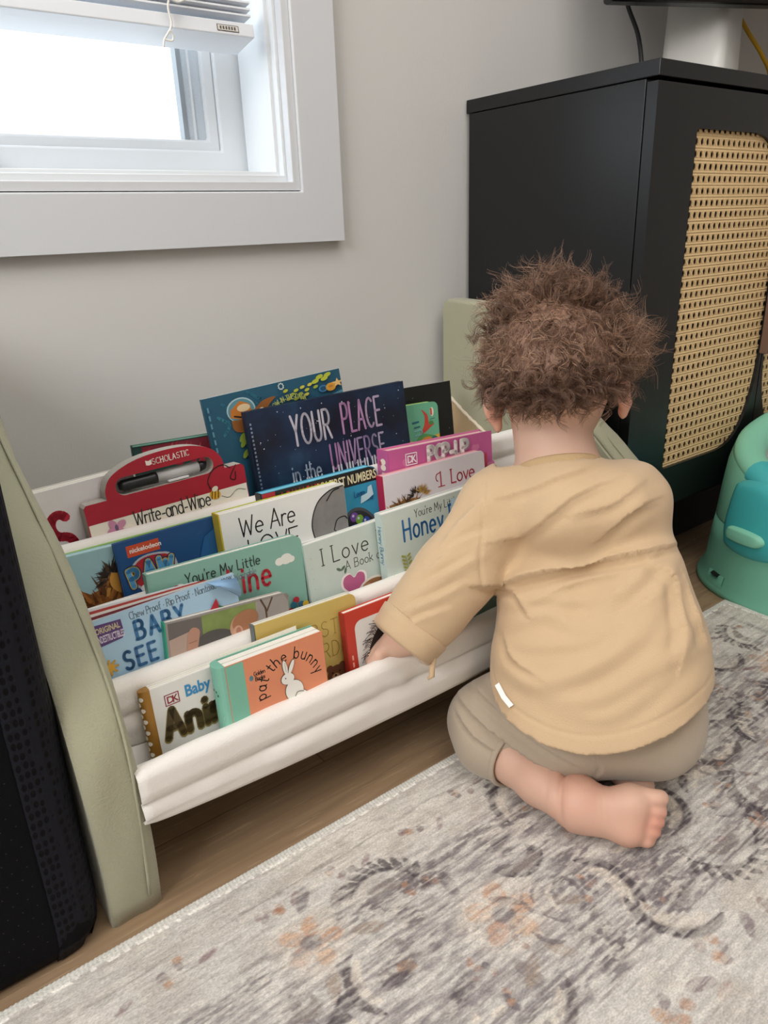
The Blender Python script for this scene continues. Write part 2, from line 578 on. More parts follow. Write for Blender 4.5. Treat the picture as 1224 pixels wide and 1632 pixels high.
vst = g.math('SINE', g.math('MULTIPLY', g.math('ADD', sp.outputs[0], sp.outputs[2]), 2 * PI / (px_ / 2)))
band = g.math('GREATER_THAN', g.math('ABSOLUTE', dv), 0.0050)
nz = g.n('TexNoise'); nz.inputs['Scale'].default_value = 260
g.l(tc.outputs['Object'], nz.inputs['Vector'])
h = g.math('ADD', g.math('MULTIPLY', strand, band), g.math('MULTIPLY', vst, g.math('SUBTRACT', 1.0, band)))
base = g.mix(nz.outputs['Fac'], '#dfb87f', '#f5dcae')
gap = g.math('LESS_THAN', h, -0.55)
g.l(g.mix(g.math('MULTIPLY', gap, 0.30), base, '#a47f4c'), g.b.inputs['Base Color'])
g.b.inputs['Roughness'].default_value = 0.5
g.bump(h, 0.6, 0.0008)
tr_ = g.n('BsdfTransparent')
mx = g.n('MixShader')
g.l(hole, mx.inputs[0]); g.l(g.b.outputs[0], mx.inputs[1]); g.l(tr_.outputs[0], mx.inputs[2]); g.l(mx.outputs[0], g.out.inputs[0])
cane_m = g.m

def d_shape(x0, x1, zc, hh, n=64, mirror=False):
    """door opening: small left corners, generous rounded right side"""
    pts = rrect(x0, zc - hh, x0 + 0.09, zc + hh, 0.006, 4, (1, 0, 0, 1))
    lft = [p for p in pts if p[0] < x0 + 0.05]
    tl = [p for p in lft if p[1] > zc]
    bl_ = [p for p in lft if p[1] <= zc]
    xr0 = x0 + 0.150
    arc = []
    for k in range(n + 1):
        a = -PI / 2 + PI * k / n
        c, s_ = math.cos(a), math.sin(a)
        e = 2 / 2.9
        arc.append((xr0 + (x1 - xr0) * (abs(c) ** e), zc + hh * math.copysign(abs(s_) ** e, s_)))
    return bl_ + arc + tl            # counter-clockwise

def door(name, xa, xb, poly, flip):
    d = bpy.data.objects.new(name, None)
    C.objects.link(d)
    d.parent = cab
    za, zb = 0.166, CZ1 - 0.0265
    cx_, cz_ = (xa + xb) / 2, (za + zb) / 2
    outer = []
    for (x_, z_) in poly:
        dx, dz = x_ - cx_, z_ - cz_
        t = min((xb - cx_) / abs(dx) if dx else 1e9, (zb - cz_) / abs(dz) if dz else 1e9)
        outer.append([cx_ + dx * t, cz_ + dz * t])
    for cor in ((xa, za), (xb, za), (xb, zb), (xa, zb)):
        k = min(range(len(outer)), key=lambda i: (outer[i][0] - cor[0]) ** 2 + (outer[i][1] - cor[1]) ** 2)
        outer[k] = list(cor)
    def ring(pp, y_):
        return [cl((p[0], y_, p[1])) for p in pp]
    ip = [(p[0], p[1]) for p in poly]
    rings = [ring(outer, CY0 + 0.018), ring(outer, CY0), ring(ip, CY0), ring(ip, CY0 + 0.018), ring(outer, CY0 + 0.018)]
    MB().loft(rings, cab_m, (False, False)).build('door_frame', d)
    ex = [(p[0] + (0.004 if p[0] > cx_ else -0.004), p[1] + (0.004 if p[1] > cz_ else -0.004)) for p in poly]
    MB().prism([(p[0] - cab.location.x, p[1]) for p in ex], 'y', CY0 + 0.006 - cab.location.y, CY0 + 0.0075 - cab.location.y, cane_m).build('cane_panel', d)
    return d
p1 = d_shape(1.120, 1.408, 0.505, 0.2665)
d1 = door('door', CX + 0.001, CX + cw / 2 - 0.0015, p1, False)
p2 = [(2 * (CX + cw / 2) - a, b) for a, b in reversed(p1)]
d2_ = door('door', CX + cw / 2 + 0.0015, CX + cw - 0.001, p2, True)
hm = mat('brown_wood_pull', '#6f5547', 0.4)
for sgn, dd in ((-1, d1), (1, d2_)):
    hx = CX + cw / 2 + sgn * 0.0095
    hx = hx if sgn > 0 else CX + cw / 2 - 0.0085
    MB().box(cl((hx - 0.005, CY0 - 0.016, 0.405)), cl((hx + 0.005, CY0 - 0.0005, 0.60)), hm).build('handle', dd, bevel=0.002)

# ================================================================== BOOKCASE
sage = mat('sage_cotton', '#a9a88f', 0.9, bump=0.35, bscale=420, var=0.05, vscale=6, sheen=0.2)
ivory = mat('ivory_sling_cotton', '#efebe5', 0.85, bump=0.25, bscale=500, sheen=0.15)
pine = mat('pale_pine_board', '#d3b993', 0.55, var=0.12, vscale=9)
ropem = mat('cream_rope', '#e9dcc6', 0.9, bump=0.5, bscale=900)

bc = empty('sling_bookcase', (0.54, 0.84, 0), 'low sling bookcase with four ivory pockets and sage cloth sides below the window', 'bookcase')
BO = Vector((0.54, 0.84, 0))
def L(p):
    return (p[0] - BO.x, p[1] - BO.y, p[2] - BO.z)
PROF = smoothpts([(0.612, 0.0), (0.603, 0.09), (0.600, 0.20), (0.627, 0.267), (0.683, 0.317), (0.745, 0.364), (0.83, 0.414), (0.90, 0.455), (0.935, 0.487), (0.955, 0.510)], 4) + [(0.972, 0.520), (1.060, 0.524), (1.068, 0.515), (1.070, 0.0)]

def cloth_side(xa, xb, seed):
    """puffy slip cover: profile lofted across x with rounded shoulders"""
    n = len(PROF)
    cyz = (0.88, 0.24)
    rings = []
    m = 11
    for k in range(m):
        t = k / (m - 1)
        x_ = xa + (xb - xa) * t
        inset = 0.006 * (abs(2 * t - 1) ** 4)
        ring = []
        for i, (y_, z_) in enumerate(PROF):
            dy, dz = y_ - cyz[0], z_ - cyz[1]
            l_ = math.hypot(dy, dz)
            w = inset + 0.0016 * math.sin(9 * y_ + 23 * z_ + seed + 3 * t) + 0.0022 * math.exp(-z_ / .13) * math.sin(70 * z_ + 5 * t + seed) * math.sin(PI * t) + 0.0010 * math.sin(41 * z_ + 60 * y_ - 6 * t)
            q = (y_ - dy / l_ * w, z_ - (dz / l_ * w if z_ > 0.005 else 0))
            xx = x_ + (0.0022 * math.sin(17 * z_ + 11 * y_ + seed) if k in (0, m - 1) else 0)
            ring.append(L((xx, q[0], max(0.0, q[1]))))
        rings.append(ring)
    return rings

sp_l = MB().loft(cloth_side(0.0915, 0.144, 0.3), sage).build('side_panel', bc, True)
sp_r = MB().loft(cloth_side(0.941, 0.987, 1.9), sage).build('side_panel', bc, True)
for o in (sp_l, sp_r):
    for p in o.data.polygons:
        if len(p.vertices) > 4:
            p.use_smooth = False
# stitched seams along the front edge of the cover (a raised fold)
for xs, o in ((0.1325, sp_l), (0.953, sp_r)):
    pts = [L((xs + 0.004 * math.sin(6 * q[1]), q[0] - 0.0005, q[1] + 0.0005)) for q in PROF[1:30]]
    MB().tube(pts, 0.0016, sage, 6).build('seam', o, True)
# inner wood board of the right side and the hanging flap with its rope hem
hem = [(1.060, 0.357), (0.996, 0.319), (0.951, 0.296), (0.86, 0.245), (0.76, 0.190), (0.66, 0.150)]
low = [(1.060, 0.02), (0.66, 0.02)]
o = MB().prism(hem + [(0.66, 0.02), (1.06, 0.02)], 'x', 0.9360 - BO.x, 0.9395 - BO.x, pine).build('inner_board', sp_r)
for v_ in o.data.vertices:
    v_.co.y -= BO.y
up_ = [q for q in PROF[2:-1] if q[1] > 0.14]
flap = [(q[0] + 0.004, q[1] - 0.003) for q in up_[:-2]] + [(1.055, 0.520), (1.060, 0.51)] + hem
flap = [(q[0] - BO.y, q[1]) for q in flap]
MB().prism(flap, 'x', 0.9335 - BO.x, 0.9385 - BO.x, sage).build('cover_flap', sp_r)
rp = []
hs = smoothpts(hem, 10)
for i, q in enumerate(hs):
    rp.append(L((0.9325 + 0.0007 * math.sin(i * 1.3), q[0], q[1])))
MB().tube(rp, [0.0034 + 0.0007 * math.sin(i * 2.1) for i in range(len(rp))], ropem, 7).build('rope_hem', sp_r, True)
# back rail boards
MB().box(L((0.142, 1.052, 0.22)), L((0.942, 1.066, 0.28)), pine).build('back_slat', bc, bevel=0.002)
MB().box(L((0.142, 1.052, 0.06)), L((0.942, 1.066, 0.12)), pine).build('back_slat', bc, bevel=0.002)

# rails wrapped in the sling cloth, each with its pocket
RAILS = [(0.810, 0.3375, 0.180, 0.20), (0.735, 0.2905, 0.170, 0.060), (0.668, 0.2405, 0.146, 0.054), (0.605, 0.1790, 0.100, 0.050)]   # y, top z, pocket floor z, pocket depth
RR = 0.0105
def sling(k, y0, zt, zb, dep):
    xa, xb = 0.1385, 0.9385
    nx = 72
    front = (k == 3)
    rings = []
    rnd = random.Random(20 + k)
    ph = [rnd.random() * 6.28 for _ in range(6)]
    for i in range(nx + 1):
        t = i / nx
        x_ = xa + (xb - xa) * t
        sag = math.sin(PI * t) ** 0.7
        if front:        # belly of the front pocket hangs deepest left of the middle
            sag = max(0.0, math.sin(PI * min(1, t * 1.02)) ** 0.6)
        wr = 0.0013 * math.sin(23 * t + ph[0]) + 0.0007 * math.sin(57 * t + ph[1]) + 0.0003 * math.sin(131 * t + ph[2])
        fold = 0.0034 * math.exp(-((x_ - 0.452) / 0.030) ** 2) * math.sin((x_ - 0.452) * 420)
        zr = zt - RR
        prof = []
        for a in range(0, 9):        # over the rail, from behind to the front
            q = R(150 - a * 30) if a else R(200)
            q = R(200 - a * 27.5)
            prof.append((y0 + RR * math.cos(q), zr + RR * math.sin(q) + (0.0006 * math.sin(60 * t + a) if front else 0)))
        prof = [(2 * y0 - p[0], p[1]) for p in prof]     # mirrored: front side is -y
        zb_ = zb + 0.020 * (1 - sag)
        seam = zr - 0.026
        yf = y0 - RR - 0.001
        prof += [(yf + 0.0005, zr - 0.012), (yf + 0.0012 + (0.3 * wr + fold if front else 0), zr - 0.022), (yf + 0.0052 + (fold * .5 if front else 0), seam), (yf + 0.0035 + wr, seam - 0.004), (yf - 0.0010 + 1.4 * wr, seam - 0.014)]
        hgt = seam - 0.014 - zb_
        for a in (0.3, 0.55, 0.80, 0.97):
            prof.append((yf - 0.003 * sag * (1 - a) + 0.003 * a + 1.6 * wr * (1 - a) + 0.001, seam - 0.014 - hgt * a))
        # bottom and back up
        prof += [(yf + 0.010 + 0.25 * dep, zb_), (yf + 0.010 + 0.8 * dep, zb_ + 0.001), (yf + 0.012 + dep, zb_ + 0.014), (yf + 0.013 + dep, zb_ + 0.05)]
        rings.append([L((x_, p[0], p[1])) for p in prof])
    mb = MB()
    mb.loft(rings, ivory, closed=False)
    o = mb.build('sling', bc, True, fix=False)
    sd = o.modifiers.new('cloth', 'SOLIDIFY'); sd.thickness = 0.0011; sd.offset = 1
    return o
for k, (y0, zt, zb, dep) in enumerate(RAILS):
    MB().tube([L((0.1420, y0, zt - RR)), L((0.9395, y0, zt - RR))], RR - 0.0012, pine, 16).build('rail', bc, True)
    sling(k, y0, zt, zb, dep)

# ================================================================== BLACK PADDED BOX
nav = mat('dark_navy_perforated_fabric', '#0a0b10', 0.85, bump=0.2, bscale=700, spec=.15)
g = G('honeycomb_mesh_fabric')
tc = g.n('TexCoord')
mp = g.n('Mapping'); mp.inputs['Rotation'].default_value = (0, 0, 0); mp.inputs['Scale'].default_value = (170, 170, 95)
g.l(tc.outputs['Object'], mp.inputs['Vector'])
vo = g.n('TexVoronoi'); vo.inputs['Scale'].default_value = 1.0; vo.inputs['Randomness'].default_value = 0.25
g.l(mp.outputs[0], vo.inputs['Vector'])
hx = g.math('LESS_THAN', vo.outputs['Distance'], 0.36)
g.l(g.mix(hx, '#191a22', '#050508'), g.b.inputs['Base Color'])
g.b.inputs['Roughness'].default_value = 0.7
g.bump(vo.outputs['Distance'], 0.8, 0.002)
g.b.inputs['Specular IOR Level'].default_value = 0.15
honey = g.m
seat = empty('padded_box', (-0.23, 0.80, 0), 'dark navy padded box with perforated cloth and honeycomb mesh edge left of the bookcase', 'padded box')
SX0, SX1, SY0, SY1, SZ = -0.55 + 0.23, 0.0885 + 0.23, 0.601 - 0.80, 0.24, 0.60
def sbox(name, x0, x1, y0, y1, z0, z1, r, m):
    rings = []
    for (z_, i_) in ((z0, 0.016), (z0 + 0.006, 0.007), (z0 + 0.022, 0.0), (z1 - 0.02, 0.0), (z1 - 0.006, 0.006), (z1, 0.014)):
        rings.append([(p[0], p[1], z_) for p in rrect(x0 + i_, y0 + i_, x1 - i_, y1 - i_, r, 6)])
    return MB().loft(rings, m).build(name, seat, True)
body = sbox('body', SX0, SX1 - 0.004, SY0 + 0.001, SY1, 0, SZ, 0.03, nav)
for p in body.data.polygons:
    if len(p.vertices) > 4: p.use_smooth = False
# mesh gusset round the right front edge
path = [(SX1 - 0.045, SY0 - 0.0005), (SX1 - 0.028, SY0 + 0.001), (SX1 - 0.012, SY0 + 0.008), (SX1 - 0.003, SY0 + 0.022), (SX1, SY0 + 0.05), (SX1, SY0 + 0.20), (SX1, SY1 - 0.04)]
path = smoothpts(path, 4)
rings = []
for z_, i_ in ((0.004, -0.012), (0.02, -0.003), (0.05, 0.0), (0.55, 0.0), (0.585, -0.004)):
    rings.append([(p[0] + i_ * (0.8 if k > 6 else 0.4), p[1] - i_ * (0.6 if k <= 10 else 0), z_) for k, p in enumerate(path)])
o = MB().loft(rings, honey, closed=False).build('mesh_gusset', seat, True, fix=False)
sd = o.modifiers.new('cloth', 'SOLIDIFY'); sd.thickness = 0.0025; sd.offset = -1
# raised pin dots of the perforated cloth
mb = MB()
dotm = mat('cloth_pin_dot', '#15171f', 0.5)
for i in range(14):
    for j in range(46):
        x_ = SX1 - 0.054 - i * 0.0125 - (0.006 if j % 2 else 0)
        z_ = 0.04 + j * 0.0115
        y_ = SY0 + 0.0006
        mb.add([(x_ - .0009, y_, z_), (x_, y_ - .0006, z_ - .0005), (x_ + .0009, y_, z_), (x_, y_ - .0006, z_ + .0007)], [(0, 1, 2, 3)], dotm)
mb.build('pin_dots', body, fix=False)

# ================================================================== POTTY
mint = mat('mint_plastic', '#86cdb2', 0.42)
mint_d = mat('mint_plastic_matte_base', '#7dc3a9', 0.45)
teal = mat('teal_plastic', '#45b3b6', 0.4)
greyp = mat('grey_bowl_plastic', '#b9bcb9', 0.45)
PC = Vector((1.402, 0.508, 0.0))
pot = empty('training_potty', PC, 'mint green toddler potty with teal latch on the floor in front of the cabinet', 'potty')
def sell(a, rx, ry, e=2 / 2.5):
    c, s_ = math.cos(a), math.sin(a)
    return rx * math.copysign(abs(c) ** e, c), ry * math.copysign(abs(s_) ** e, s_)
def oring(rx, ry, zf, n=64, cx=0, cy=0):
    out = []
    for k in range(n):
        a = 2 * PI * k / n
        x_, y_ = sell(a, rx, ry)
        out.append((x_, y_, zf(x_, y_) if callable(zf) else zf))
    return out
tilt = lambda x_, y_: 0.222 + 0.30 * y_ + 0.16 * x_
# lower base with flange
MB().loft([oring(.219, .211, 0.0), oring(.221, .213, .006), oring(.219, .211, .012), oring(.213, .200, .024), oring(.211, .195, .09), oring(.208, .190, .128)], mint_d).build('base', pot, True)
bs = pot.children[0]
# upper body rising to the tilted rim
prof = [(0.2075, 0.1895, 0.0), (0.208, 0.190, 0.03), (0.204, 0.186, 0.45), (0.199, 0.182, 0.8), (0.1925, 0.1765, 1.0)]
rings = []
for rx, ry, t in prof:
    rings.append(oring(rx, ry, lambda x_, y_, t=t: 0.1295 + t * (tilt(x_, y_) + 0.002 - 0.1295)))
MB().loft(rings, mint, (True, False)).build('body', pot, True)
# padded ring rim (tube) and bowl
rings = []
n = 64
for k in range(n + 1):
    a = 2 * PI * k / n
    c, s_ = math.cos(a), math.sin(a)
    ring = []
    for q in range(14):
        b_ = 2 * PI * q / 14
        rad = 0.026
        off = rad * math.cos(b_)
        x_, y_ = sell(a, 0.166 + off, 0.150 + off)
        ring.append((x_, y_, tilt(x_, y_) + 0.001 + 0.024 * math.sin(b_)))
    rings.append(ring)
MB().loft(rings, mint, (False, False)).build('rim', pot, True)
rings = [oring(.144, .128, lambda x_, y_: tilt(x_, y_) - 0.002), oring(.133, .118, lambda x_, y_: tilt(x_, y_) - 0.03), oring(.095, .085, 0.135), oring(.05, .045, 0.132)]
MB().loft(rings, greyp, (False, True)).build('bowl', pot, True)
# teal latch on the side facing the rug
def latch_pt(a, z_, out):
    t = min(1, max(0, (z_ - 0.13) / 0.1))
    rx, ry = 0.2100 - 0.012 * t + out, 0.192 - 0.011 * t + out
    x_, y_ = sell(a, rx, ry)
    return (x_, y_, z_)
lat = bpy.data.objects.new('latch', None); C.objects.link(lat); lat.parent = pot
def patch(name, a0, a1, z0, z1, th, m, parent, o0=0.0005, n=22, mixk=0.55):
    """pad curved round the body: rounded outline, crowned face"""
    vs, fs = [], []
    ca, cz, ha, hz = (a0 + a1) / 2, (z0 + z1) / 2, (a1 - a0) / 2, (z1 - z0) / 2
    for i in range(n + 1):
        for j in range(n + 1):
            s_, t_ = 2 * i / n - 1, 2 * j / n - 1
            x_ = s_ * (1 - mixk + mixk * math.sqrt(1 - t_ * t_ / 2))
            z_ = t_ * (1 - mixk + mixk * math.sqrt(1 - s_ * s_ / 2))
            e = max(abs(s_), abs(t_))
            ot = o0 + th * (1 - e ** 8) - 0.004 * (e >= 1)
            vs.append(latch_pt(R(ca + ha * x_), cz + hz * z_, ot))
    for i in range(n):
        for j in range(n):
            a = i * (n + 1) + j
            fs.append((a, a + 1, a + n + 2, a + n + 1))
    return MB().add(vs, fs, m).build(name, parent, True)
patch('latch_plate', 148, 184, 0.088, 0.226, 0.009, teal, lat)
patch('button', 155, 176, 0.117, 0.145, 0.010, mint, lat, o0=0.009, mixk=0.8)
# teal tab reaching over the rim
mb = MB()
rings = []
for k in range(9):
    a = R(152 + 29 * k / 8)
    c, s_ = math.cos(a), math.sin(a)
    ring = []
    for q in range(9):
        b_ = R(-40 + 200 * q / 8)
        off = 0.0285 * math.cos(b_)
        x_, y_ = sell(a, 0.166 + off, 0.150 + off)
        ring.append((x_, y_, tilt(x_, y_) + 0.001 + 0.0265 * math.sin(b_)))
    rings.append(ring)
o = mb.loft(rings, teal, closed=False).build('rim_tab', lat, True)
# slotted foot at the bottom edge
mb = MB()
a = R(150)
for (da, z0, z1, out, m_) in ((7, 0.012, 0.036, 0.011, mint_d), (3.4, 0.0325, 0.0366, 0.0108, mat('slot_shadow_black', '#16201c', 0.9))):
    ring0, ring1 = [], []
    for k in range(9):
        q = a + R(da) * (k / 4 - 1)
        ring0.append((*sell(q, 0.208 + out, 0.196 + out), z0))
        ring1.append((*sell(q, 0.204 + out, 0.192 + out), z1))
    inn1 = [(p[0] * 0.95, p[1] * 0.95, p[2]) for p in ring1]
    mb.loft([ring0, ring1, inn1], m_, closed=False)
mb.build('foot_slot', bs, True)

# ================================================================== RUG (woven pattern held as vertex colours of the pile)
RX0, RX1, RY0, RY1, RS = -0.30, 1.186, -0.20, 0.590, 0.0014
nx, ny = int((RX1 - RX0) / RS) + 1, int((RY1 - RY0) / RS) + 1
gx = np.linspace(RX0, RX1, nx)
gy = np.linspace(RY1, RY0, ny)
GX, GY = np.meshgrid(gx, gy)
V = RY1 - GY                       # distance from the long edge
rs = np.random.RandomState(11)

def vnoise(sx, sy, oct_=3, seed=0):
    """value noise with cell sizes sx, sy (metres)"""
    out = np.zeros_like(GX)
    amp, tot = 1.0, 0
    r_ = np.random.RandomState(seed)
    for o_ in range(oct_):
        cx_, cy_ = sx / 2 ** o_, sy / 2 ** o_
        nxx, nyy = int((RX1 - RX0) / cx_) + 3, int((RY1 - RY0) / cy_) + 3
        tb = r_.rand(nyy, nxx)
        fx, fy = (GX - RX0) / cx_, (GY - RY0) / cy_
        ix, iy = fx.astype(int), fy.astype(int)
        tx, ty = fx - ix, fy - iy
        tx, ty = tx * tx * (3 - 2 * tx), ty * ty * (3 - 2 * ty)
        out += amp * ((tb[iy, ix] * (1 - tx) + tb[iy, ix + 1] * tx) * (1 - ty) + (tb[iy + 1, ix] * (1 - tx) + tb[iy + 1, ix + 1] * tx) * ty)
        tot += amp
        amp *= 0.55
    return out / tot

def sst(a, b, x):
    t = np.clip((x - a) / (b - a), 0, 1)
    return t * t * (3 - 2 * t)

cream = np.array(lin('#cac6c0'))
col = np.ones(GX.shape + (3,)) * cream
streak = vnoise(0.030, 0.0029, 2, 1)
fine = vnoise(0.009, 0.0029, 2, 2)
cloud = vnoise(0.16, 0.11, 3, 3)
mid = vnoise(0.045, 0.03, 3, 4)
speck = vnoise(0.005, 0.0028, 1, 5)

def lay(mask, c, k=1.0):
    global col
    m = np.clip(mask * k, 0, 1)[..., None]
    col = col * (1 - m) + np.array(lin(c)) * m

lay(sst(0.4, 0.75, cloud), '#dad4cb', 0.8)
lay(sst(0.50, 0.75, mid), '#b7aea4', 0.5)
lay(sst(0.55, 0.8, streak), '#aaa29c', 0.55)
# field bands: light border, shaded field, darker stripes, light border again
field = sst(0.085, 0.135, V) * (1 - sst(0.325, 0.333, V))
wear = sst(0.34, 0.62, 0.45 * streak + 0.3 * cloud + 0.25 * fine)
lay(field * wear, '#8f898a', 0.74)
lay(field * sst(0.50, 0.68, mid) * sst(0.42, 0.6, fine), '#6c6468', 0.70)
stripe = np.exp(-((V - 0.120) / 0.013) ** 2) + np.exp(-((V - 0.308) / 0.017) ** 2) * 1.2
lay(stripe * sst(0.40, 0.62, .5 * streak + .5 * fine) * (.35 + .65 * mid), '#625a5d', 0.85)
lay(np.exp(-((V - 0.047) / 0.004) ** 2) * sst(0.45, 0.6, streak), '#8d857f', 0.5)

def warp(x_, y_):
    return x_ + 0.006 * (mid - 0.5) + 0.004 * (fine - .5), y_ + 0.006 * (cloud - 0.5)
WXx, WYy = warp(GX, GY)
worn = sst(0.28, 0.56, 0.6 * streak + 0.4 * speck)
def blob(cx_, cy_, rx, ry, rot, c, k=0.8, soft=0.35, tear=True):
    rot = R(rot)
    dx, dy = WXx - cx_, WYy - cy_
    a = dx * math.cos(rot) + dy * math.sin(rot)
    b = -dx * math.sin(rot) + dy * math.cos(rot)
    d = (a / rx) ** 2 + (b / ry) ** 2
    m = 1 - sst(1 - soft, 1 + soft, d)
    lay(m * (0.35 + 0.65 * worn if tear else 1), c, k)
def arcstroke(cx_, cy_, rad, w, a0, a1, c, k=0.8):
    dx, dy = WXx - cx_, WYy - cy_
    rr_ = np.hypot(dx, dy)
    an = np.degrees(np.arctan2(dy, dx)) % 360
    a0 %= 360
    rel = (an - a0) % 360
    span = a1 - a0 if a1 > a0 else a1 - a0 + 360
    span %= 360
    t = rel / span
    taper = np.clip(1 - (2 * t - 1) ** 2, 0, 1) ** 0.5
    m = (rel < span) * (1 - sst(0.6, 1.3, np.abs(rr_ - rad) / (w * taper + 1e-5)))
    lay(m * (0.4 + 0.6 * worn), c, k)

def flower(cx_, cy_, s, petals, rot=0, c='#b98d70', core='#6d6669', k=0.75, np_=5):
    blob(cx_, cy_, s * 1.35, s * 1.2, 0, '#dcd2c6', 0.55, 0.5)
    for i in range(np_):
        a = R(rot + i * 360 / np_)
        blob(cx_ + math.cos(a) * s * 0.62, cy_ + math.sin(a) * s * 0.62, s * 0.42, s * 0.30, math.degrees(a), petals[i % len(petals)], k)
    blob(cx_, cy_, s * 0.34, s * 0.30, 0, core, 0.8)
def leaf(cx_, cy_, l_, w, rot, c, k=0.75):
    blob(cx_, cy_, l_, w, rot, c, k)

org = ['#bd9273', '#c7a48a', '#b18a74', '#c9aa90']
# small sprigs in both pale borders
for i in range(16):
    x0 = -0.22 + i * 0.088 + rs.uniform(-.012, .012)
    y0 = RY1 - 0.068 + rs.uniform(-.008, .008)
    for q in range(rs.randint(4, 7)):
        blob(x0 + rs.uniform(-.014, .014), y0 + rs.uniform(-.011, .011), 0.0052, 0.0042, rs.uniform(0, 180), ['#a57c62', '#8f7a78', '#b08c70', '#7d6f70'][rs.randint(4)], 0.75)
    leaf(x0 + 0.030, y0 + rs.uniform(-.01, .01), 0.010, 0.0038, rs.uniform(-50, 50), '#8b7476')
for i in range(14):
    x0 = -0.1 + i * 0.092 + rs.uniform(-.01, .01)
    y0 = RY1 - 0.380 + rs.uniform(-.012, .012)
    for q in range(6):
        blob(x0 + rs.uniform(-.018, .018), y0 + rs.uniform(-.016, .016), 0.0075, 0.0058, rs.uniform(0, 180), ['#b5917a', '#8e7c77', '#c09b80', '#85787a'][rs.randint(4)], 0.72)
    leaf(x0 + 0.042, y0 + rs.uniform(-.015, .015), 0.016, 0.0062, rs.uniform(-60, 60), '#7c6a70')
    leaf(x0 - 0.036, y0 - .024, 0.012, 0.005, rs.uniform(-60, 60), '#a98573')
for i in range(8):
    flower(-0.05 + i * 0.17, RY1 - 0.475 + rs.uniform(-.02, .02), 0.035, org, rs.uniform(0, 90), k=0.6)
# large blossoms, scrolls and leaves in the shaded field
big = [(0.407, 0.378, 0.037), (0.06, 0.40, 0.034), (0.835, 0.485, 0.034), (0.735, 0.40, 0.03), (1.05, 0.43, 0.035), (0.24, 0.470, 0.03), (-0.15, 0.45, 0.03)]
for (x0, y0, s) in big:
    flower(x0, y0, s, org, rs.uniform(0, 72))
    for q in range(5):
        a = R(rs.uniform(0, 360))
        leaf(x0 + math.cos(a) * s * 1.9, y0 + math.sin(a) * s * 1.7, 0.017, 0.0065, math.degrees(a) + rs.uniform(-40, 40), ['#6c6468', '#857b78', '#9a8a7c'][rs.randint(3)])
scr = [(0.54, 0.47, 0.040, 0.0055, 60, 200), (0.49, 0.335, 0.048, 0.007, 280, 60), (0.56, 0.29, 0.05, 0.0075, 150, 290), (0.36, 0.31, 0.045, 0.006, 200, 340),
       (0.64, 0.37, 0.042, 0.006, 250, 20), (0.74, 0.33, 0.05, 0.007, 20, 150), (0.80, 0.40, 0.045, 0.006, 200, 320), (0.90, 0.36, 0.05, 0.006, 60, 190), (0.14, 0.36, 0.045, 0.006, 20, 160),
       (0.28, 0.40, 0.04, 0.005, 110, 230), (1.0, 0.50, 0.04, 0.006, 180, 330), (0.92, 0.50, 0.045, 0.006, 10, 140), (0.20, 0.30, 0.05, 0.006, 60, 170)]
for i, (a, b, r_, w, a0, a1) in enumerate(scr):
    arcstroke(a, b, r_, w, a0, a1, '#4e474c' if i % 3 else '#635b5c', 0.95)
    arcstroke(a, b, r_ * 0.76, w * 1.2, a0 + 10, a1 - 10, '#ddd2c3', 0.6)
for i in range(70):
    x0, y0 = rs.uniform(RX0, RX1), RY1 - rs.uniform(0.12, 0.31)
    if i % 2:
        leaf(x0, y0, rs.uniform(.008, .02), rs.uniform(.003, .007), rs.uniform(0, 180), ['#554d52', '#6b6162', '#a07f66', '#e0d6c8', '#7d6569'][rs.randint(5)], 0.8)
    else:
        arcstroke(x0, y0, rs.uniform(.015, .03), 0.0028, rs.uniform(0, 360), rs.uniform(0, 360), ['#6a6266', '#847a78', '#dcd2c5'][rs.randint(3)], 0.7)
def frond(cx_, cy_, rad, a0, a1, c, n=9, w=.0042, l_=.011, out=1):
    arcstroke(cx_, cy_, rad, .0028, a0, a1, c, .8)
    for k in range(n):
        a = a0 + (a1 - a0) * (k + .5) / n
        x_, y_ = cx_ + (rad + out * l_ * .7) * math.cos(R(a)), cy_ + (rad + out * l_ * .7) * math.sin(R(a))
        leaf(x_, y_, l_, w, a + 38 * out, c, .8)
for (a, b, r_, a0, a1, o_) in ((.56, .475, .045, 20, 150, 1), (.66, .31, .05, 190, 330, 1), (.47, .43, .035, 200, 330, -1), (.33, .46, .04, 10, 140, 1), (.88, .44, .042, 200, 340, 1), (.98, .36, .045, 30, 160, 1), (.78, .30, .04, 100, 230, 1), (.10, .31, .04, 30, 160, 1), (.20, .43, .036, 210, 330, 1), (1.10, .50, .035, 90, 230, 1), (.72, .47, .03, 0, 130, 1)):
    frond(a, b, r_, a0, a1, '#4c4549', out=o_)
    frond(a, b, r_ * .62, a0 + 15, a1 - 10, '#8d8480', 7, .003, .008, out=-o_)
for i in range(46):
    x0, y0 = rs.uniform(RX0, RX1), RY1 - rs.uniform(0.12, 0.31)
    for q in range(5):
        blob(x0 + rs.uniform(-.014, .014), y0 + rs.uniform(-.012, .012), .0048, .0036, rs.uniform(0, 180), ['#b08a70', '#6a6266', '#9a7f74', '#574f54'][rs.randint(4)], .7)
# right-hand end border of the rug
E_ = RX1 - GX
lay((1 - sst(0.03, 0.05, E_)) * 1.0, '#cfc7bb', 0.6)
lay(np.exp(-((E_ - 0.055) / 0.006) ** 2) * worn, '#7d7472', 0.6)
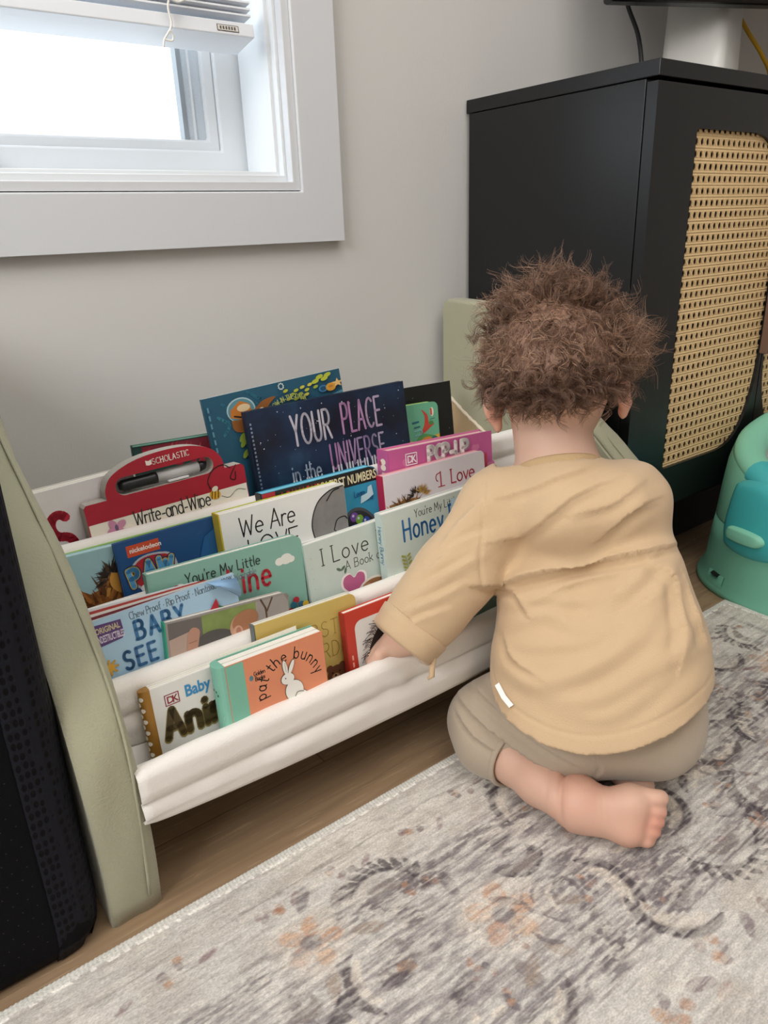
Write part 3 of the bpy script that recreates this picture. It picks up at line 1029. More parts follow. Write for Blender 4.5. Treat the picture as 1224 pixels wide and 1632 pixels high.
# pale thread streaks over everything, serged edge
lay(sst(0.58, 0.72, vnoise(0.035, 0.0028, 1, 8)), '#e0dad1', 0.38)
lay(sst(0.60, 0.75, vnoise(0.022, 0.0028, 1, 9)) * (0.35 + 0.65 * field), '#7f7779', 0.42)
edge = np.minimum(V, E_)
lay((edge < 0.0125) * 1.0, '#d5d3cc', 0.95)
lay((np.abs(edge - 0.0135) < 0.0012) * (vnoise(0.004, 0.004, 1, 12) > 0.45), '#f2eee6', 0.9)
col *= (0.90 + 0.20 * speck)[..., None]
zz = 0.0052 + 0.0007 * (fine - 0.5) + 0.0005 * (speck - .5)
zz = np.where(edge < 0.0125, 0.0062 - 0.0000 * edge + 0.0005 * np.sin(GX * 1500) * (V < .0125), zz)
zz = np.where(edge < 0.0015, 0.0008, zz)
verts = np.stack([GX - 0.45, GY - 0.19, zz], -1).reshape(-1, 3)
idx = np.arange(nx * ny).reshape(ny, nx)
faces = np.stack([idx[:-1, :-1], idx[1:, :-1], idx[1:, 1:], idx[:-1, 1:]], -1).reshape(-1, 4)
g = G('woven_rug_pile')
at_ = g.n('VertexColor'); at_.layer_name = 'pattern'
tc = g.n('TexCoord')
mp = g.n('Mapping'); mp.inputs['Scale'].default_value = (350, 620, 1)
g.l(tc.outputs['Object'], mp.inputs['Vector'])
nz = g.n('TexNoise'); nz.inputs['Scale'].default_value = 1.0; nz.inputs['Detail'].default_value = 2
g.l(mp.outputs[0], nz.inputs['Vector'])
f_ = g.math('MULTIPLY', g.math('SUBTRACT', nz.outputs['Fac'], 0.5), 0.9)
hs_ = g.n('HueSaturation')
g.l(g.math('ADD', 1.0, f_), hs_.inputs['Value'])
g.l(at_.outputs[0], hs_.inputs['Color'])
g.l(hs_.outputs[0], g.b.inputs['Base Color'])
g.b.inputs['Roughness'].default_value = 0.95
g.b.inputs['Specular IOR Level'].default_value = 0.1
g.bump(nz.outputs['Fac'], 0.5, 0.001)
rug = np_mesh('rug', verts, faces, g.m)
rug.location = (0.45, 0.19, 0)
rug.rotation_euler.z = 0
vcol(rug, 'pattern', col.reshape(-1, 3))
tag(rug, 'faded cream and grey woven rug with floral border under the kneeling toddler', 'rug')
# a solid back and edge thickness so that the rug is not a bare sheet
sd = rug.modifiers.new('thickness', 'SOLIDIFY'); sd.thickness = 0.0045; sd.offset = -1

# ================================================================== BOOKS
def arc(cx, cy, rx, ry, a0, a1, n=9):
    return [(cx + rx * math.cos(R(a0 + (a1 - a0) * k / n)), cy + ry * math.sin(R(a0 + (a1 - a0) * k / n))) for k in range(n + 1)]

O_ = arc(.25, .3, .25, .3, 0, 360, 16)
# single-line alphabet: advance width, strokes (baseline 0, x-height .6, capitals 1)
GL = {
 'a': (.66, [O_, [(.5, .6), (.5, .05), (.56, 0)]]), 'b': (.66, [[(0, 1), (0, 0)], O_]), 'c': (.60, [arc(.25, .3, .25, .3, 50, 310)]),
 'd': (.66, [O_, [(.5, 1), (.5, 0)]]), 'e': (.64, [[(0, .32), (.5, .32)] + arc(.25, .3, .25, .3, 5, 310)]),
 'f': (.46, [arc(.32, .8, .16, .2, 60, 180) + [(.16, 0)], [(0, .58), (.38, .58)]]),
 'g': (.66, [O_, [(.5, .6), (.5, -.15)] + arc(.25, -.15, .25, .2, 0, -150)]),
 'h': (.62, [[(0, 1), (0, 0)], [(0, .3)] + arc(.23, .36, .23, .24, 180, 0) + [(.46, 0)]]),
 'i': (.22, [[(.05, .6), (.05, 0)], [(.05, .84), (.055, .88)]]), 'j': (.3, [[(.15, .6), (.15, -.2), (0, -.33)], [(.15, .84), (.155, .88)]]),
 'k': (.58, [[(0, 1), (0, 0)], [(.44, .6), (.02, .24)], [(.14, .34), (.46, 0)]]), 'l': (.22, [[(.05, 1), (.05, 0)]]),
 'm': (.92, [[(0, .6), (0, 0)], [(0, .35)] + arc(.19, .4, .19, .2, 180, 0) + [(.38, 0)], [(.38, .35)] + arc(.57, .4, .19, .2, 180, 0) + [(.76, 0)]]),
 'n': (.62, [[(0, .6), (0, 0)], [(0, .3)] + arc(.23, .36, .23, .24, 180, 0) + [(.46, 0)]]), 'o': (.64, [O_]),
 'p': (.66, [[(0, .6), (0, -.36)], O_]), 'q': (.66, [[(.5, .6), (.5, -.36)], O_]), 'r': (.42, [[(0, .6), (0, 0)], [(0, .3)] + arc(.2, .36, .2, .24, 180, 60)]),
 's': (.54, [arc(.2, .45, .2, .15, 40, 250) + arc(.2, .15, .2, .15, 70, -150)]), 't': (.46, [[(.15, .88), (.15, .12)] + arc(.28, .12, .13, .12, 180, 300), [(0, .6), (.36, .6)]]),
 'u': (.62, [[(0, .6), (0, .24)] + arc(.23, .24, .23, .24, 180, 360) + [(.46, .6)], [(.46, .3), (.46, 0)]]), 'v': (.56, [[(0, .6), (.22, 0), (.44, .6)]]),
 'w': (.86, [[(0, .6), (.18, 0), (.36, .5), (.54, 0), (.72, .6)]]), 'x': (.54, [[(0, .6), (.42, 0)], [(.42, .6), (0, 0)]]),
 'y': (.58, [[(0, .6), (.23, .05)], [(.46, .6), (.14, -.36)]]), 'z': (.54, [[(0, .6), (.42, .6), (0, 0), (.42, 0)]]),
 'A': (.80, [[(0, 0), (.32, 1), (.64, 0)], [(.1, .34), (.54, .34)]]), 'B': (.72, [[(0, 0), (0, 1), (.3, 1)] + arc(.3, .77, .2, .23, 90, -90) + [(0, .54)], [(.3, .54)] + arc(.3, .27, .26, .27, 90, -90) + [(0, 0)]]),
 'C': (.78, [arc(.36, .5, .36, .5, 50, 310, 14)]), 'D': (.80, [[(0, 0), (0, 1), (.2, 1)] + arc(.2, .5, .42, .5, 90, -90, 14) + [(0, 0)]]),
 'E': (.64, [[(.48, 1), (0, 1), (0, 0), (.48, 0)], [(0, .53), (.42, .53)]]), 'F': (.62, [[(.48, 1), (0, 1), (0, 0)], [(0, .53), (.4, .53)]]),
 'G': (.82, [arc(.36, .5, .36, .5, 50, 330, 14) + [(.68, .45), (.42, .45)]]), 'H': (.74, [[(0, 1), (0, 0)], [(.56, 1), (.56, 0)], [(0, .53), (.56, .53)]]),
 'I': (.22, [[(.06, 1), (.06, 0)]]), 'J': (.5, [[(.34, 1), (.34, .2)] + arc(.17, .2, .17, .2, 0, -170)]), 'K': (.7, [[(0, 1), (0, 0)], [(.52, 1), (.02, .45)], [(.16, .6), (.56, 0)]]),
 'L': (.58, [[(0, 1), (0, 0), (.44, 0)]]), 'M': (.88, [[(0, 0), (.04, 1), (.35, .3), (.66, 1), (.70, 0)]]), 'N': (.76, [[(0, 0), (0, 1), (.56, 0), (.56, 1)]]),
 'O': (.88, [arc(.37, .5, .37, .5, 0, 360, 20)]), 'P': (.68, [[(0, 0), (0, 1), (.28, 1)] + arc(.28, .74, .24, .26, 90, -90) + [(0, .48)]]),
 'R': (.72, [[(0, 0), (0, 1), (.28, 1)] + arc(.28, .74, .24, .26, 90, -90) + [(0, .48)], [(.24, .48), (.56, 0)]]),
 'S': (.68, [arc(.27, .75, .25, .25, 40, 260) + arc(.27, .25, .27, .25, 80, -150)]), 'T': (.70, [[(0, 1), (.56, 1)], [(.28, 1), (.28, 0)]]),
 'U': (.74, [[(0, 1), (0, .28)] + arc(.28, .28, .28, .28, 180, 360) + [(.56, 1)]]), 'V': (.72, [[(0, 1), (.29, 0), (.58, 1)]]),
 'W': (1.02, [[(0, 1), (.2, 0), (.43, .8), (.66, 0), (.86, 1)]]), 'Y': (.70, [[(0, 1), (.28, .48), (.28, 0)], [(.56, 1), (.28, .48)]]),
 '-': (.46, [[(.04, .32), (.32, .32)]]), "'": (.18, [[(.06, 1), (.03, .82)]]), '.': (.2, [[(.05, .0), (.055, .02)]]), '0': (.64, [arc(.25, .5, .25, .5, 0, 360, 18)]),
 '1': (.4, [[(.02, .8), (.2, 1), (.2, 0)]]), '%': (.8, [arc(.14, .78, .14, .2, 0, 360), arc(.52, .2, .14, .2, 0, 360), [(.58, 1), (.08, 0)]]), '*': (.4, [[(.12, .35), (.2, .38)]]), '!': (.25, [[(.06, 1), (.06, .3)], [(.06, .02), (.065, .03)]]),
 ' ': (.36, []),
}


class Art:
    """printed pictures and lettering in cover coordinates (u right, v up), each layer 0.08 mm above the last"""
    def __init__(s, mb, y0=0.0):
        s.mb, s.k, s.y0 = mb, 1, y0
        s.tf = (1, 1, 0, 0)

    def fit(s, h, k, kz=None, dx=0.0, dz=0.0):
        """scale everything that follows about the top left corner"""
        kz = kz or k
        s.tf = (k, kz, dx, h * (1 - kz) + dz)
        return s

    def lift(s):
        s.k += 1
        return s

    def y(s):
        return s.y0 - 0.00008 * s.k

    def poly(s, pts, c, lift=True):
        if lift: s.k += 1
        m = c if not isinstance(c, str) else ink(c)
        a_, b_, c_, d_ = s.tf
        pts = [(p[0] * a_ + c_, p[1] * b_ + d_) for p in pts]
        ar = sum(pts[i][0] * pts[(i + 1) % len(pts)][1] - pts[(i + 1) % len(pts)][0] * pts[i][1] for i in range(len(pts)))
        if ar < 0: pts.reverse()
        s.mb.add([(p[0], s.y(), p[1]) for p in pts], [tuple(range(len(pts)))], m)
        return s

    def rect(s, x0, z0, x1, z1, c, r=0.0):
        return s.poly(rrect(x0, z0, x1, z1, r) if r else [(x0, z0), (x1, z0), (x1, z1), (x0, z1)], c)

    def ell(s, cx, cy, rx, ry, c, rot=0):
        return s.poly(ell(cx, cy, rx, ry, 24, rot), c)

    def line(s, pts, w, c, lift=True, caps=True):
        if lift: s.k += 1
        m = c if not isinstance(c, str) else ink(c)
        y = s.y()
        a_, b_, c_, d_ = s.tf
        pts = [(p[0] * a_ + c_, p[1] * b_ + d_) for p in pts]
        for a, b in zip(pts[:-1], pts[1:]):
            dx, dy = b[0] - a[0], b[1] - a[1]
            l = math.hypot(dx, dy)
            if l < 1e-7: continue
            nx, ny = -dy / l * w / 2, dx / l * w / 2
            s.mb.add([(a[0] - nx, y, a[1] - ny), (b[0] - nx, y, b[1] - ny), (b[0] + nx, y, b[1] + ny), (a[0] + nx, y, a[1] + ny)], [(0, 1, 2, 3)], m)
        if caps:
            for p in pts:
                s.mb.add([(q[0], y, q[1]) for q in ell(p[0], p[1], w / 2, w / 2, 8)], [tuple(range(8))], m)
        return s

    def text(s, t, u, v, h, w, c, sx=1.0, rot=0.0, shear=0.0, serif=False, track=0.0, jit=0.0, on_arc=None, dots=True):
        """line lettering; h cap height, w stroke width; on_arc=(cx, cz, radius, start angle) runs clockwise"""
        s.k += 1
        rj = random.Random(len(t) * 7 + 1)
        cols = c if isinstance(c, list) else [c]
        x = 0.0
        a_ = on_arc[3] if on_arc else 0
        for i, ch in enumerate(t):
            adv, st = GL.get(ch, GL[' '])
            jy, jr = rj.uniform(-jit, jit), rj.uniform(-jit, jit) * 40
            for pl in st:
                pl = list(pl)
                if serif and len(pl) > 1:
                    for e, q in ((pl[0], pl[1]), (pl[-1], pl[-2])):
                        if abs(e[0] - q[0]) < 0.08 and abs(e[1] - q[1]) > 0.25:
                            s._stroke([(e[0] - .1, e[1]), (e[0] + .1, e[1])], x, jy, jr, u, v, h, w * 0.7, cols[i % len(cols)], sx, rot, shear, on_arc, a_, adv)
                s._stroke(pl, x, jy, jr, u, v, h, w, cols[i % len(cols)], sx, rot, shear, on_arc, a_, adv)
            x += (adv + track) * sx * h
            if on_arc:
                a_ -= math.degrees((adv + track) * sx * h / on_arc[2])
        return s

    def _stroke(s, pl, x, jy, jr, u, v, h, w, c, sx, rot, shear, on_arc, a_, adv):
        out = []
        cj, sj = math.cos(R(jr)), math.sin(R(jr))
        for (p, q) in pl:
            p, q = p * cj - q * sj, p * sj + q * cj + jy
            X, Y = p * sx * h + shear * q * h, q * h
            if on_arc:
                cx, cz, rad, _ = on_arc
                th = R(a_)
                ox, oz = cx + rad * math.cos(th), cz + rad * math.sin(th)
                tx, tz = math.sin(th), -math.cos(th)
                out.append((ox + tx * X + math.cos(th) * Y, oz + tz * X + math.sin(th) * Y))
            else:
                X += x
                c_, s_ = math.cos(R(rot)), math.sin(R(rot))
                out.append((u + X * c_ - Y * s_, v + X * s_ + Y * c_))
        s.line(out, w, c, lift=False)

    def bold(s, t, u, v, h, c, sx=1.0, off=0.0, shear=0.0, rot=0.0, track=1.0):
        """solid lettering from the built-in face; c may be (bottom, top) for a two-tone gradient"""
        s.k += 1
        cu = bpy.data.curves.new('t', 'FONT')
        cu.body = t; cu.size = h / 0.7; cu.offset = off; cu.shear = shear; cu.space_character = track
        cu.resolution_u = 3
        o = bpy.data.objects.new('t', cu); C.objects.link(o)
        dg = bpy.context.evaluated_depsgraph_get()
        me = bpy.data.meshes.new_from_object(o.evaluated_get(dg))
        c_, s_ = math.cos(R(rot)), math.sin(R(rot))
        vs = []
        for q in me.vertices:
            X, Y = q.co.x * sx, q.co.y
            vs.append(((u + X * c_ - Y * s_) * s.tf[0] + s.tf[2], s.y(), (v + X * s_ + Y * c_) * s.tf[1] + s.tf[3]))
        m = c if not isinstance(c, str) else ink(c)
        s.mb.add(vs, [tuple(p.vertices) for p in me.polygons], m)
        bpy.data.objects.remove(o); bpy.data.curves.remove(cu); bpy.data.meshes.remove(me)
        return s

    def fluff(s, cx, cy, rx, ry, cols, n=60, ln=0.012, a0=0, a1=180, seed=1, w=0.0012):
        """tufts of painted fur radiating from an oval"""
        r_ = random.Random(seed)
        for i in range(n):
            a = R(r_.uniform(a0, a1)); k = r_.uniform(0.35, 1.0)
            x, z = cx + rx * k * math.cos(a), cy + ry * k * math.sin(a)
            l = ln * r_.uniform(.6, 1.3)
            b = a + r_.uniform(-.5, .5)
            nx, nz = -math.sin(b) * w, math.cos(b) * w
            if i % 12 == 0: s.k += 1
            s.poly([(x - nx, z - nz), (x + nx, z + nz), (x + l * math.cos(b), z + l * math.sin(b))], cols[r_.randrange(len(cols))], lift=False)
        return s


paper = mat('book_page_edges', '#efe9dc', 0.85, var=0.06, vscale=300)
board_w = mat('white_board_page_edges', '#f1ede4', 0.7, var=0.04, vscale=300)
BOOKS = []


def book(label, TL, w, h, t, cover, art=None, spine=None, back=None, board=False, rad=0.0, roll=0.0, lean=6.0, yaw=0.0, name=None, group=None, pages=None, cover_t=0.0022, lines=0, spine_art=None, bulge=0.0):
    """TL = top left corner of the front cover in the room; w, h, t in metres"""
    ya, le, ro = R(yaw), R(lean), R(roll)
    e1 = Vector((math.cos(ya), math.sin(ya), 0))
    n0 = Vector((math.sin(ya), -math.cos(ya), 0))
    e2 = math.cos(le) * Vector((0, 0, 1)) - math.sin(le) * n0
    a = math.cos(ro) * e1 + math.sin(ro) * e2
    b = -math.sin(ro) * e1 + math.cos(ro) * e2
    n = a.cross(b)
    o = Vector(TL) - b * h
    nm = name or ('board_book' if board else 'picture_book')
    root = empty(nm, (0, 0, 0), label, 'book', group)
    y_ = -n
    root.matrix_world = Matrix(((a.x, y_.x, b.x, o.x), (a.y, y_.y, b.y, o.y), (a.z, y_.z, b.z, o.z), (0, 0, 0, 1)))
    cm = ink(cover) if isinstance(cover, str) else cover
    sm = ink(spine or cover) if isinstance(spine or cover, str) else (spine or cover)
    bm_ = ink(back or cover) if isinstance(back or cover, str) else (back or cover)
    pm = pages or (board_w if board else paper)
    shape = rrect(0, 0, w, h, rad, 5, (0, 1, 1, 0)) if rad else [(0, 0), (w, 0), (w, h), (0, h)]
    mb = MB()
    mb.prism(shape, 'y', 0, cover_t, cm)
    if art:
        art(Art(mb), w, h)
    fc = mb.build('front_cover', root, fix=False)
    # outward normals for the slab part only matter for shading of closed prism
    MB().prism(shape, 'y', t - cover_t, t, bm_).build('back_cover', root)
    inset = 0.0006 if board else 0.0026
    x1 = w - inset
    if board and lines:
        mb = MB()
        k = lines
        for i in range(k):
            y0 = cover_t + (t - 2 * cover_t) * i / k
            y1 = cover_t + (t - 2 * cover_t) * (i + 0.82) / k
            pp = rrect(0.001, inset, x1, h - inset - 0.0004 * (i % 2), rad, 5, (0, 1, 1, 0)) if rad else [(0.001, inset), (x1, inset), (x1, h - inset), (0.001, h - inset)]
            mb.prism(pp, 'y', y0, y1, pm)
        mb.build('pages', root)
    else:
        pp = rrect(0.001, inset, x1, h - inset, rad, 5, (0, 1, 1, 0)) if rad else [(0.001, inset), (x1, inset), (x1, h - inset), (0.001, h - inset)]
        MB().prism(pp, 'y', cover_t, t - cover_t, pm).build('pages', root)
    mb = MB()
    if bulge:
        mb.prism([(0.0006, t - .0004), (0.0006, .0004)] + [(-.0016 - bulge * math.sin(R(q)), t / 2 - (t / 2 - .0004) * math.cos(R(q))) for q in range(0, 181, 15)], 'z', 0, h, sm)
    else:
        mb.box((-0.0016, 0.0004, 0), (0.0006, t - 0.0004, h), sm)
    if spine_art:
        n0_ = len(mb.v)
        spine_art(mb, w, h, t)
        if bulge:
            for i in range(n0_, len(mb.v)):
                x_, yy, zz_ = mb.v[i]
                k_ = max(-1.0, min(1.0, (yy / t - .5) * 2))
                mb.v[i] = (x_ - bulge * math.sqrt(max(0.0, 1 - k_ * k_)) - .0002, yy, zz_)
    mb.build('spine', root, fix=False)
    BOOKS.append(root)
    return root


def spine_text(txt, c, hh, z, wd=0.0007, jit=0.0):
    """lettering that runs down the spine (spine faces -x)"""
    def fn(mb, w, h, t):
        tmp = MB()
        Art(tmp).text(txt, 0, 0, hh, wd, c, jit=jit)
        for f, k in zip(tmp.f, tmp.mi):
            vs = [(-0.0018 - 0.00002, t / 2 - tmp.v[i][2] + hh * 0.4, z - tmp.v[i][0]) for i in f]
            mb.add(vs, [tuple(range(len(vs)))], tmp.mats[k])
    return fn

def nebula(name, c0, c1, c2, scale=7):
    g = G(name)
    tc = g.n('TexCoord')
    nz = g.n('TexNoise'); nz.inputs['Scale'].default_value = scale; nz.inputs['Detail'].default_value = 5
    g.l(tc.outputs['Object'], nz.inputs['Vector'])
    cr = g.n('ValToRGB')
    cr.color_ramp.elements[0].position, cr.color_ramp.elements[1].position = 0.38, 0.72
    cr.color_ramp.elements[0].color = (*lin(c0), 1)
    cr.color_ramp.elements[1].color = (*lin(c2), 1)
    e = cr.color_ramp.elements.new(0.55); e.color = (*lin(c1), 1)
    g.l(nz.outputs['Fac'], cr.inputs[0])
    g.l(cr.outputs[0], g.b.inputs['Base Color'])
    g.b.inputs['Roughness'].default_value = 0.35
    return g.m

def dk_logo(A, u, v, s, c):
    A.line([(u, v), (u + s * 1.25, v), (u + s * 1.25, v + s), (u, v + s), (u, v)], s * 0.09, c)
    A.bold('D', u + s * .12, v + s * .17, s * .66, c, sx=0.95, off=s * .02)
    A.bold('K', u + s * .62, v + s * .17, s * .66, c, sx=0.9, off=s * .02)

def sprig(A, u, v, h, c, n=5, lean=0.1):
    A.line([(u, v), (u + lean * h, v + h)], 0.0009, c)
    for i in range(n):
        t = (i + .6) / n
        x, z = u + lean * h * t, v + h * t
        for sg in (-1, 1):
            A.ell(x + sg * h * .12, z + h * .05, h * .10, h * .045, c, rot=sg * 40)

# ---------------------------------------------------------------- rear pocket
def art_s(A, w, h):
    A.line([(p[0] * .040 + .008, p[1] * .052 + h - .082) for p in GL['S'][1][0]], 0.0105, '#b81f38')
    A.ell(w - .012, h - .052, .010, .013, '#c0672a', 20)
    A.text('A', w - .012, h - .028, .010, .0012, '#4b4748')
    A.text('o', .028, h - .108, .010, .0012, '#77a07a')
    A.text('u', w - .020, h - .098, .009, .0012, '#8a7e80')
book('large white board book with a big red S behind the red handled book', (0.147, 0.8500, 0.3902), 0.112, 0.186, 0.026, '#dedbdb', art_s, board=True, roll=2.6, lines=2, back='#e9e6df')

def art_rt(A, w, h):
    A.poly([(.010, h - .004), (w * .98, h - .004), (w * .98, h - .022), (.03, h - .034)], '#7d2233')
    r_ = random.Random(3)
    for i in range(16):
        x = .012 + i * .0065
        z = h - .006 - r_.random() * .016
        A.poly([(x - .004, z - .016), (x + .010, z + .004), (x + .006, z - .018)], ['#a5283a', '#8c2032', '#b8404a'][i % 3])
    A.poly([(.010, h - .008), (.035, h - .010), (.050, h - .024), (.030, h - .030), (.016, h - .020)], '#a5283a')
    A.line([(.0, h - .0014), (w, h - .0014)], .0022, '#7fb6a2')
book('dark teal picture book with red picture peeking out left of the undersea book', (0.2949, 0.9500, 0.3958), 0.118, 0.192, 0.005, '#23443f', art_rt, roll=-1.9, lean=8, back='#7fb6a2')

def art_glow(A, w, h):
    A.fit(h, 1.0, .64)
    sea = ['#2f6f86', '#235a72', '#3a8296']
    A.poly([(.07, 0), (.10, h * .45), (.16, h * .72), (w, h * .80), (w, 0)], '#5f93ab')
    A.tf = (1, 1, 0, 0)
    A.poly(ell(.130, h - .082, .066, .066, 30), '#1f4d66').poly(ell(.130, h - .092, .056, .060, 30), '#7fa9b8')
    A.fit(h, 1.0, .64)
    for i, (x, z) in enumerate(((.030, .030), (.040, .045), (.020, .055), (.070, .015), (.085, .030))):
        A.line(smoothpts([(x, h - z - .03), (x + .01, h - z - .01), (x - .004, h - z + .01)], 4), .004, sea[i % 3])
    # round brown fish with bubble helmet
    A.ell(.052, h - .040, .022, .027, '#a9c5c9')
    A.ell(.052, h - .041, .020, .025, '#5c8d99')
    A.poly([(.034, h - .052), (.036, h - .036), (.052, h - .020), (.066, h - .030), (.068, h - .050), (.050, h - .060)], '#c2772f')
    A.ell(.056, h - .036, .010, .008, '#e2c9a0')
    A.line([(.040, h - .050), (.050, h - .055), (.058, h - .053)], .0022, '#33261d')
    A.poly(smoothpts([(.034, h - .058), (.036, h - .080), (.052, h - .088), (.074, h - .072), (.098, h - .040), (.108, h - .028), (.088, h - .030), (.070, h - .046), (.050, h - .060)], 3), '#8f5a2b')
    A.poly(smoothpts([(.044, h - .084), (.060, h - .080), (.082, h - .058), (.070, h - .078), (.056, h - .090)], 3), '#a56d36')
    A.ell(.083, h - .050, .0045, .0055, '#f3ede0').ell(.084, h - .0515, .002, .0025, '#1a1512')
    for i in range(7):
        A.ell(.045 + (i % 3) * .009, h - .098 - .012 * (i // 2), .004, .010, ['#8aa03c', '#a3b23f', '#5c8a4a'][i % 3], rot=-25 + 20 * (i % 3))
    for i, (x, z) in enumerate(((.125, .022), (.135, .033), (.128, .041), (.142, .026), (.148, .036), (.153, .022), (.160, .030), (.140, .044), (.166, .020), (.150, .045), (.175, .028), (.158, .040))):
        A.ell(x, h - z, .0045, .0032, ['#b6bb3d', '#9fae3c', '#c9c24a'][i % 3], rot=30)
    for x, z in ((.176, .016), (.184, .008), (.192, .014), (.198, .007)):
        A.ell(x, h - z, .0068, .0044, '#b7c03f', rot=25)
    A.ell(.187, h - .036, .0078, .0078, '#3f7fae').ell(.187, h - .036, .0052, .0052, '#214f6d')
    A.ell(.2005, h - .036, .0088, .0092, '#d39a3a').ell(.2005, h - .0345, .004, .003, '#b97e2b')
    st = []
    for k in range(10):
        rr_ = .011 if k % 2 == 0 else .0045
        st.append((.213 + rr_ * math.cos(R(90 + 36 * k)), h - .030 + rr_ * math.sin(R(90 + 36 * k))))
    A.poly(st, '#e6c07a')
    A.tf = (1, 1, 0, 0)
    A.text('GLOW-IN-THE-DARK', 0, 0, .0072, .0012, '#b5bd6a', sx=.82, on_arc=(.130, h - .082, .055, 129), serif=True)
    A.text('T', .064, h - .096, .016, .0016, '#1b2a38', serif=True)
    for i in range(9):
        A.ell(.118 + .004 * math.cos(i * .7), h - .006 + .004 * math.sin(i * .7), .0011, .0011, '#dfe8e4')
    for k in range(14):
        A.rect(.0015, h - .012 - k * .011, .004, h - .019 - k * .011, '#5d93a8')
book('teal undersea picture book with brown fish, tallest at the back', (0.3902, 0.9300, 0.4442), 0.2223, 0.2416, 0.006, '#24566e', art_glow, roll=3.0, lean=8, back='#cfe0de')

neb = nebula('night_sky_print', '#12192b', '#1c3350', '#35607e', 9)
def art_uni(A, w, h):
    r_ = random.Random(5)
    for i in range(110):
        s_ = r_.choice((.0004, .0005, .0006, .0010))
        if i % 20 == 0: A.lift()
        A.poly(ell(r_.uniform(.01, w - .005), r_.uniform(.02, h - .004), s_, s_, 6), '#cfd8e6', lift=False)
    cols = ['#c9c4cf', '#c9c4cf', '#c4bccb', '#bfb2c6', '#b98fb8', '#b884b3', '#b583b1', '#b896ba', '#b7a6c0']
    A.text('YOUR', .066, h - .061, .043, .0036, '#c8c5d0', sx=.47, track=.10)
    A.text('PLACE', .152, h - .059, .044, .0036, ['#b98ab5', '#b583b1', '#b78db6', '#b9a0bd', '#bba9c3'], sx=.44, track=.08)
    def drip(t, u, v, hh, w_, c0, c1, sx):
        A.text(t, u, v, hh, w_, c0, sx=sx, track=.10)
        x = u
        for ch in t:
            adv = GL.get(ch, GL[' '])[0]
            for e in (0.02, (adv - .16)):
                if ch != ' ':
                    A.line([(x + e * sx * hh, v + .004), (x + e * sx * hh, v - .010 - .006 * ((ord(ch) * 7 + int(e * 10)) % 3))], w_ * .9, c1)
            x += (adv + .10) * sx * hh
    drip('UNIVERSE', .124, h - .108, .037, .0031, ['#b07fae', '#ad86b3', '#b690b8', '#a98ab4', '#a48fb8', '#9d86b2', '#a79bbd', '#b3a9c4'], '#d9dbe4', .47)
    drip('in the', .055, h - .114, .026, .0026, '#9fb0c6', '#dfe4ea', .56)
    for k in range(26):
        A.rect(.0014, h - .016 - k * .0056, .0040, h - .019 - k * .0056, '#7f8ea6')
book('wide dark navy picture book with tall pale pink lettering across a starry sky', (0.4391, 0.9050, 0.4229), 0.2737, 0.2201, 0.011, neb, art_uni, roll=0.6, lean=8, spine='#1a2438', back='#1c2537', spine_art=None)

def art_black(A, w, h):
    r_ = random.Random(8)
    for i in range(12):
        A.ell(r_.uniform(.02, w - .01), r_.uniform(h - .1, h - .01), .0007, .0007, '#9a9da2')
    A.line([(w - .003, h), (w - .003, 0)], .0012, '#2a2b2e')
book('thin black picture book at the far right of the back pocket', (0.7009, 0.9600, 0.4008), 0.1586, 0.1978, 0.006, '#131416', art_black, roll=-1.2, lean=8, back='#b9b7b2')

def art_dino(A, w, h):
    A.poly([(0, 0), (0, h * .62)] + smoothpts([(.03, h * .66), (.06, h * .69), (.09, h * .66), (w, h * .70)], 5) + [(w, 0)], '#e0b046')
    A.poly(smoothpts([(.085, h - .062), (.10, h - .050), (w - .012, h - .056), (w - .002, h - .064), (w - .002, h - .090), (.085, h - .09)], 4), '#5c9a5a')
    A.poly(smoothpts([(.094, h - .052), (.105, h - .038), (.108, h - .022), (.102, h - .010), (.114, h - .020), (.117, h - .034), (.128, h - .036), (.118, h - .042), (.108, h - .048)], 4), '#c84a3e')
    A.ell(.121, h - .034, .005, .0035, '#4f8a4d')
    A.ell(w - .014, h - .016, .0042, .0075, '#e9e5d2').poly([(w - .0175, h - .010), (w - .0140, h - .010), (w - .0140, h - .022), (w - .0175, h - .020)], '#d9483b')
    A.line([(w - .019, h - .028), (w - .009, h - .027)], .0009, '#2f5d63')
    A.line([(.082, h - .030), (.094, h - .029)], .003, '#2c6a82').line([(.084, h - .038), (.096, h - .037)], .002, '#2c6a82')
    A.line(smoothpts([(.084, h - .044), (.098, h - .043), (.099, h - .050), (.086, h - .051)], 3), .0028, '#8fc6c8')
    A.ell(.108, h - .062, .012, .006, '#d98a3c', 10).ell(.126, h - .060, .005, .004, '#356c62')
book('small green board book with red flying reptile in front of the black book', (0.6617, 0.9250, 0.3823), 0.1381, 0.1791, 0.018, '#6fb795', art_dino, roll=-2.2, lean=8, board=True, rad=.010, back='#8fbf6f', pages=mat('green_board_page_edges', '#bcd58c', .7))

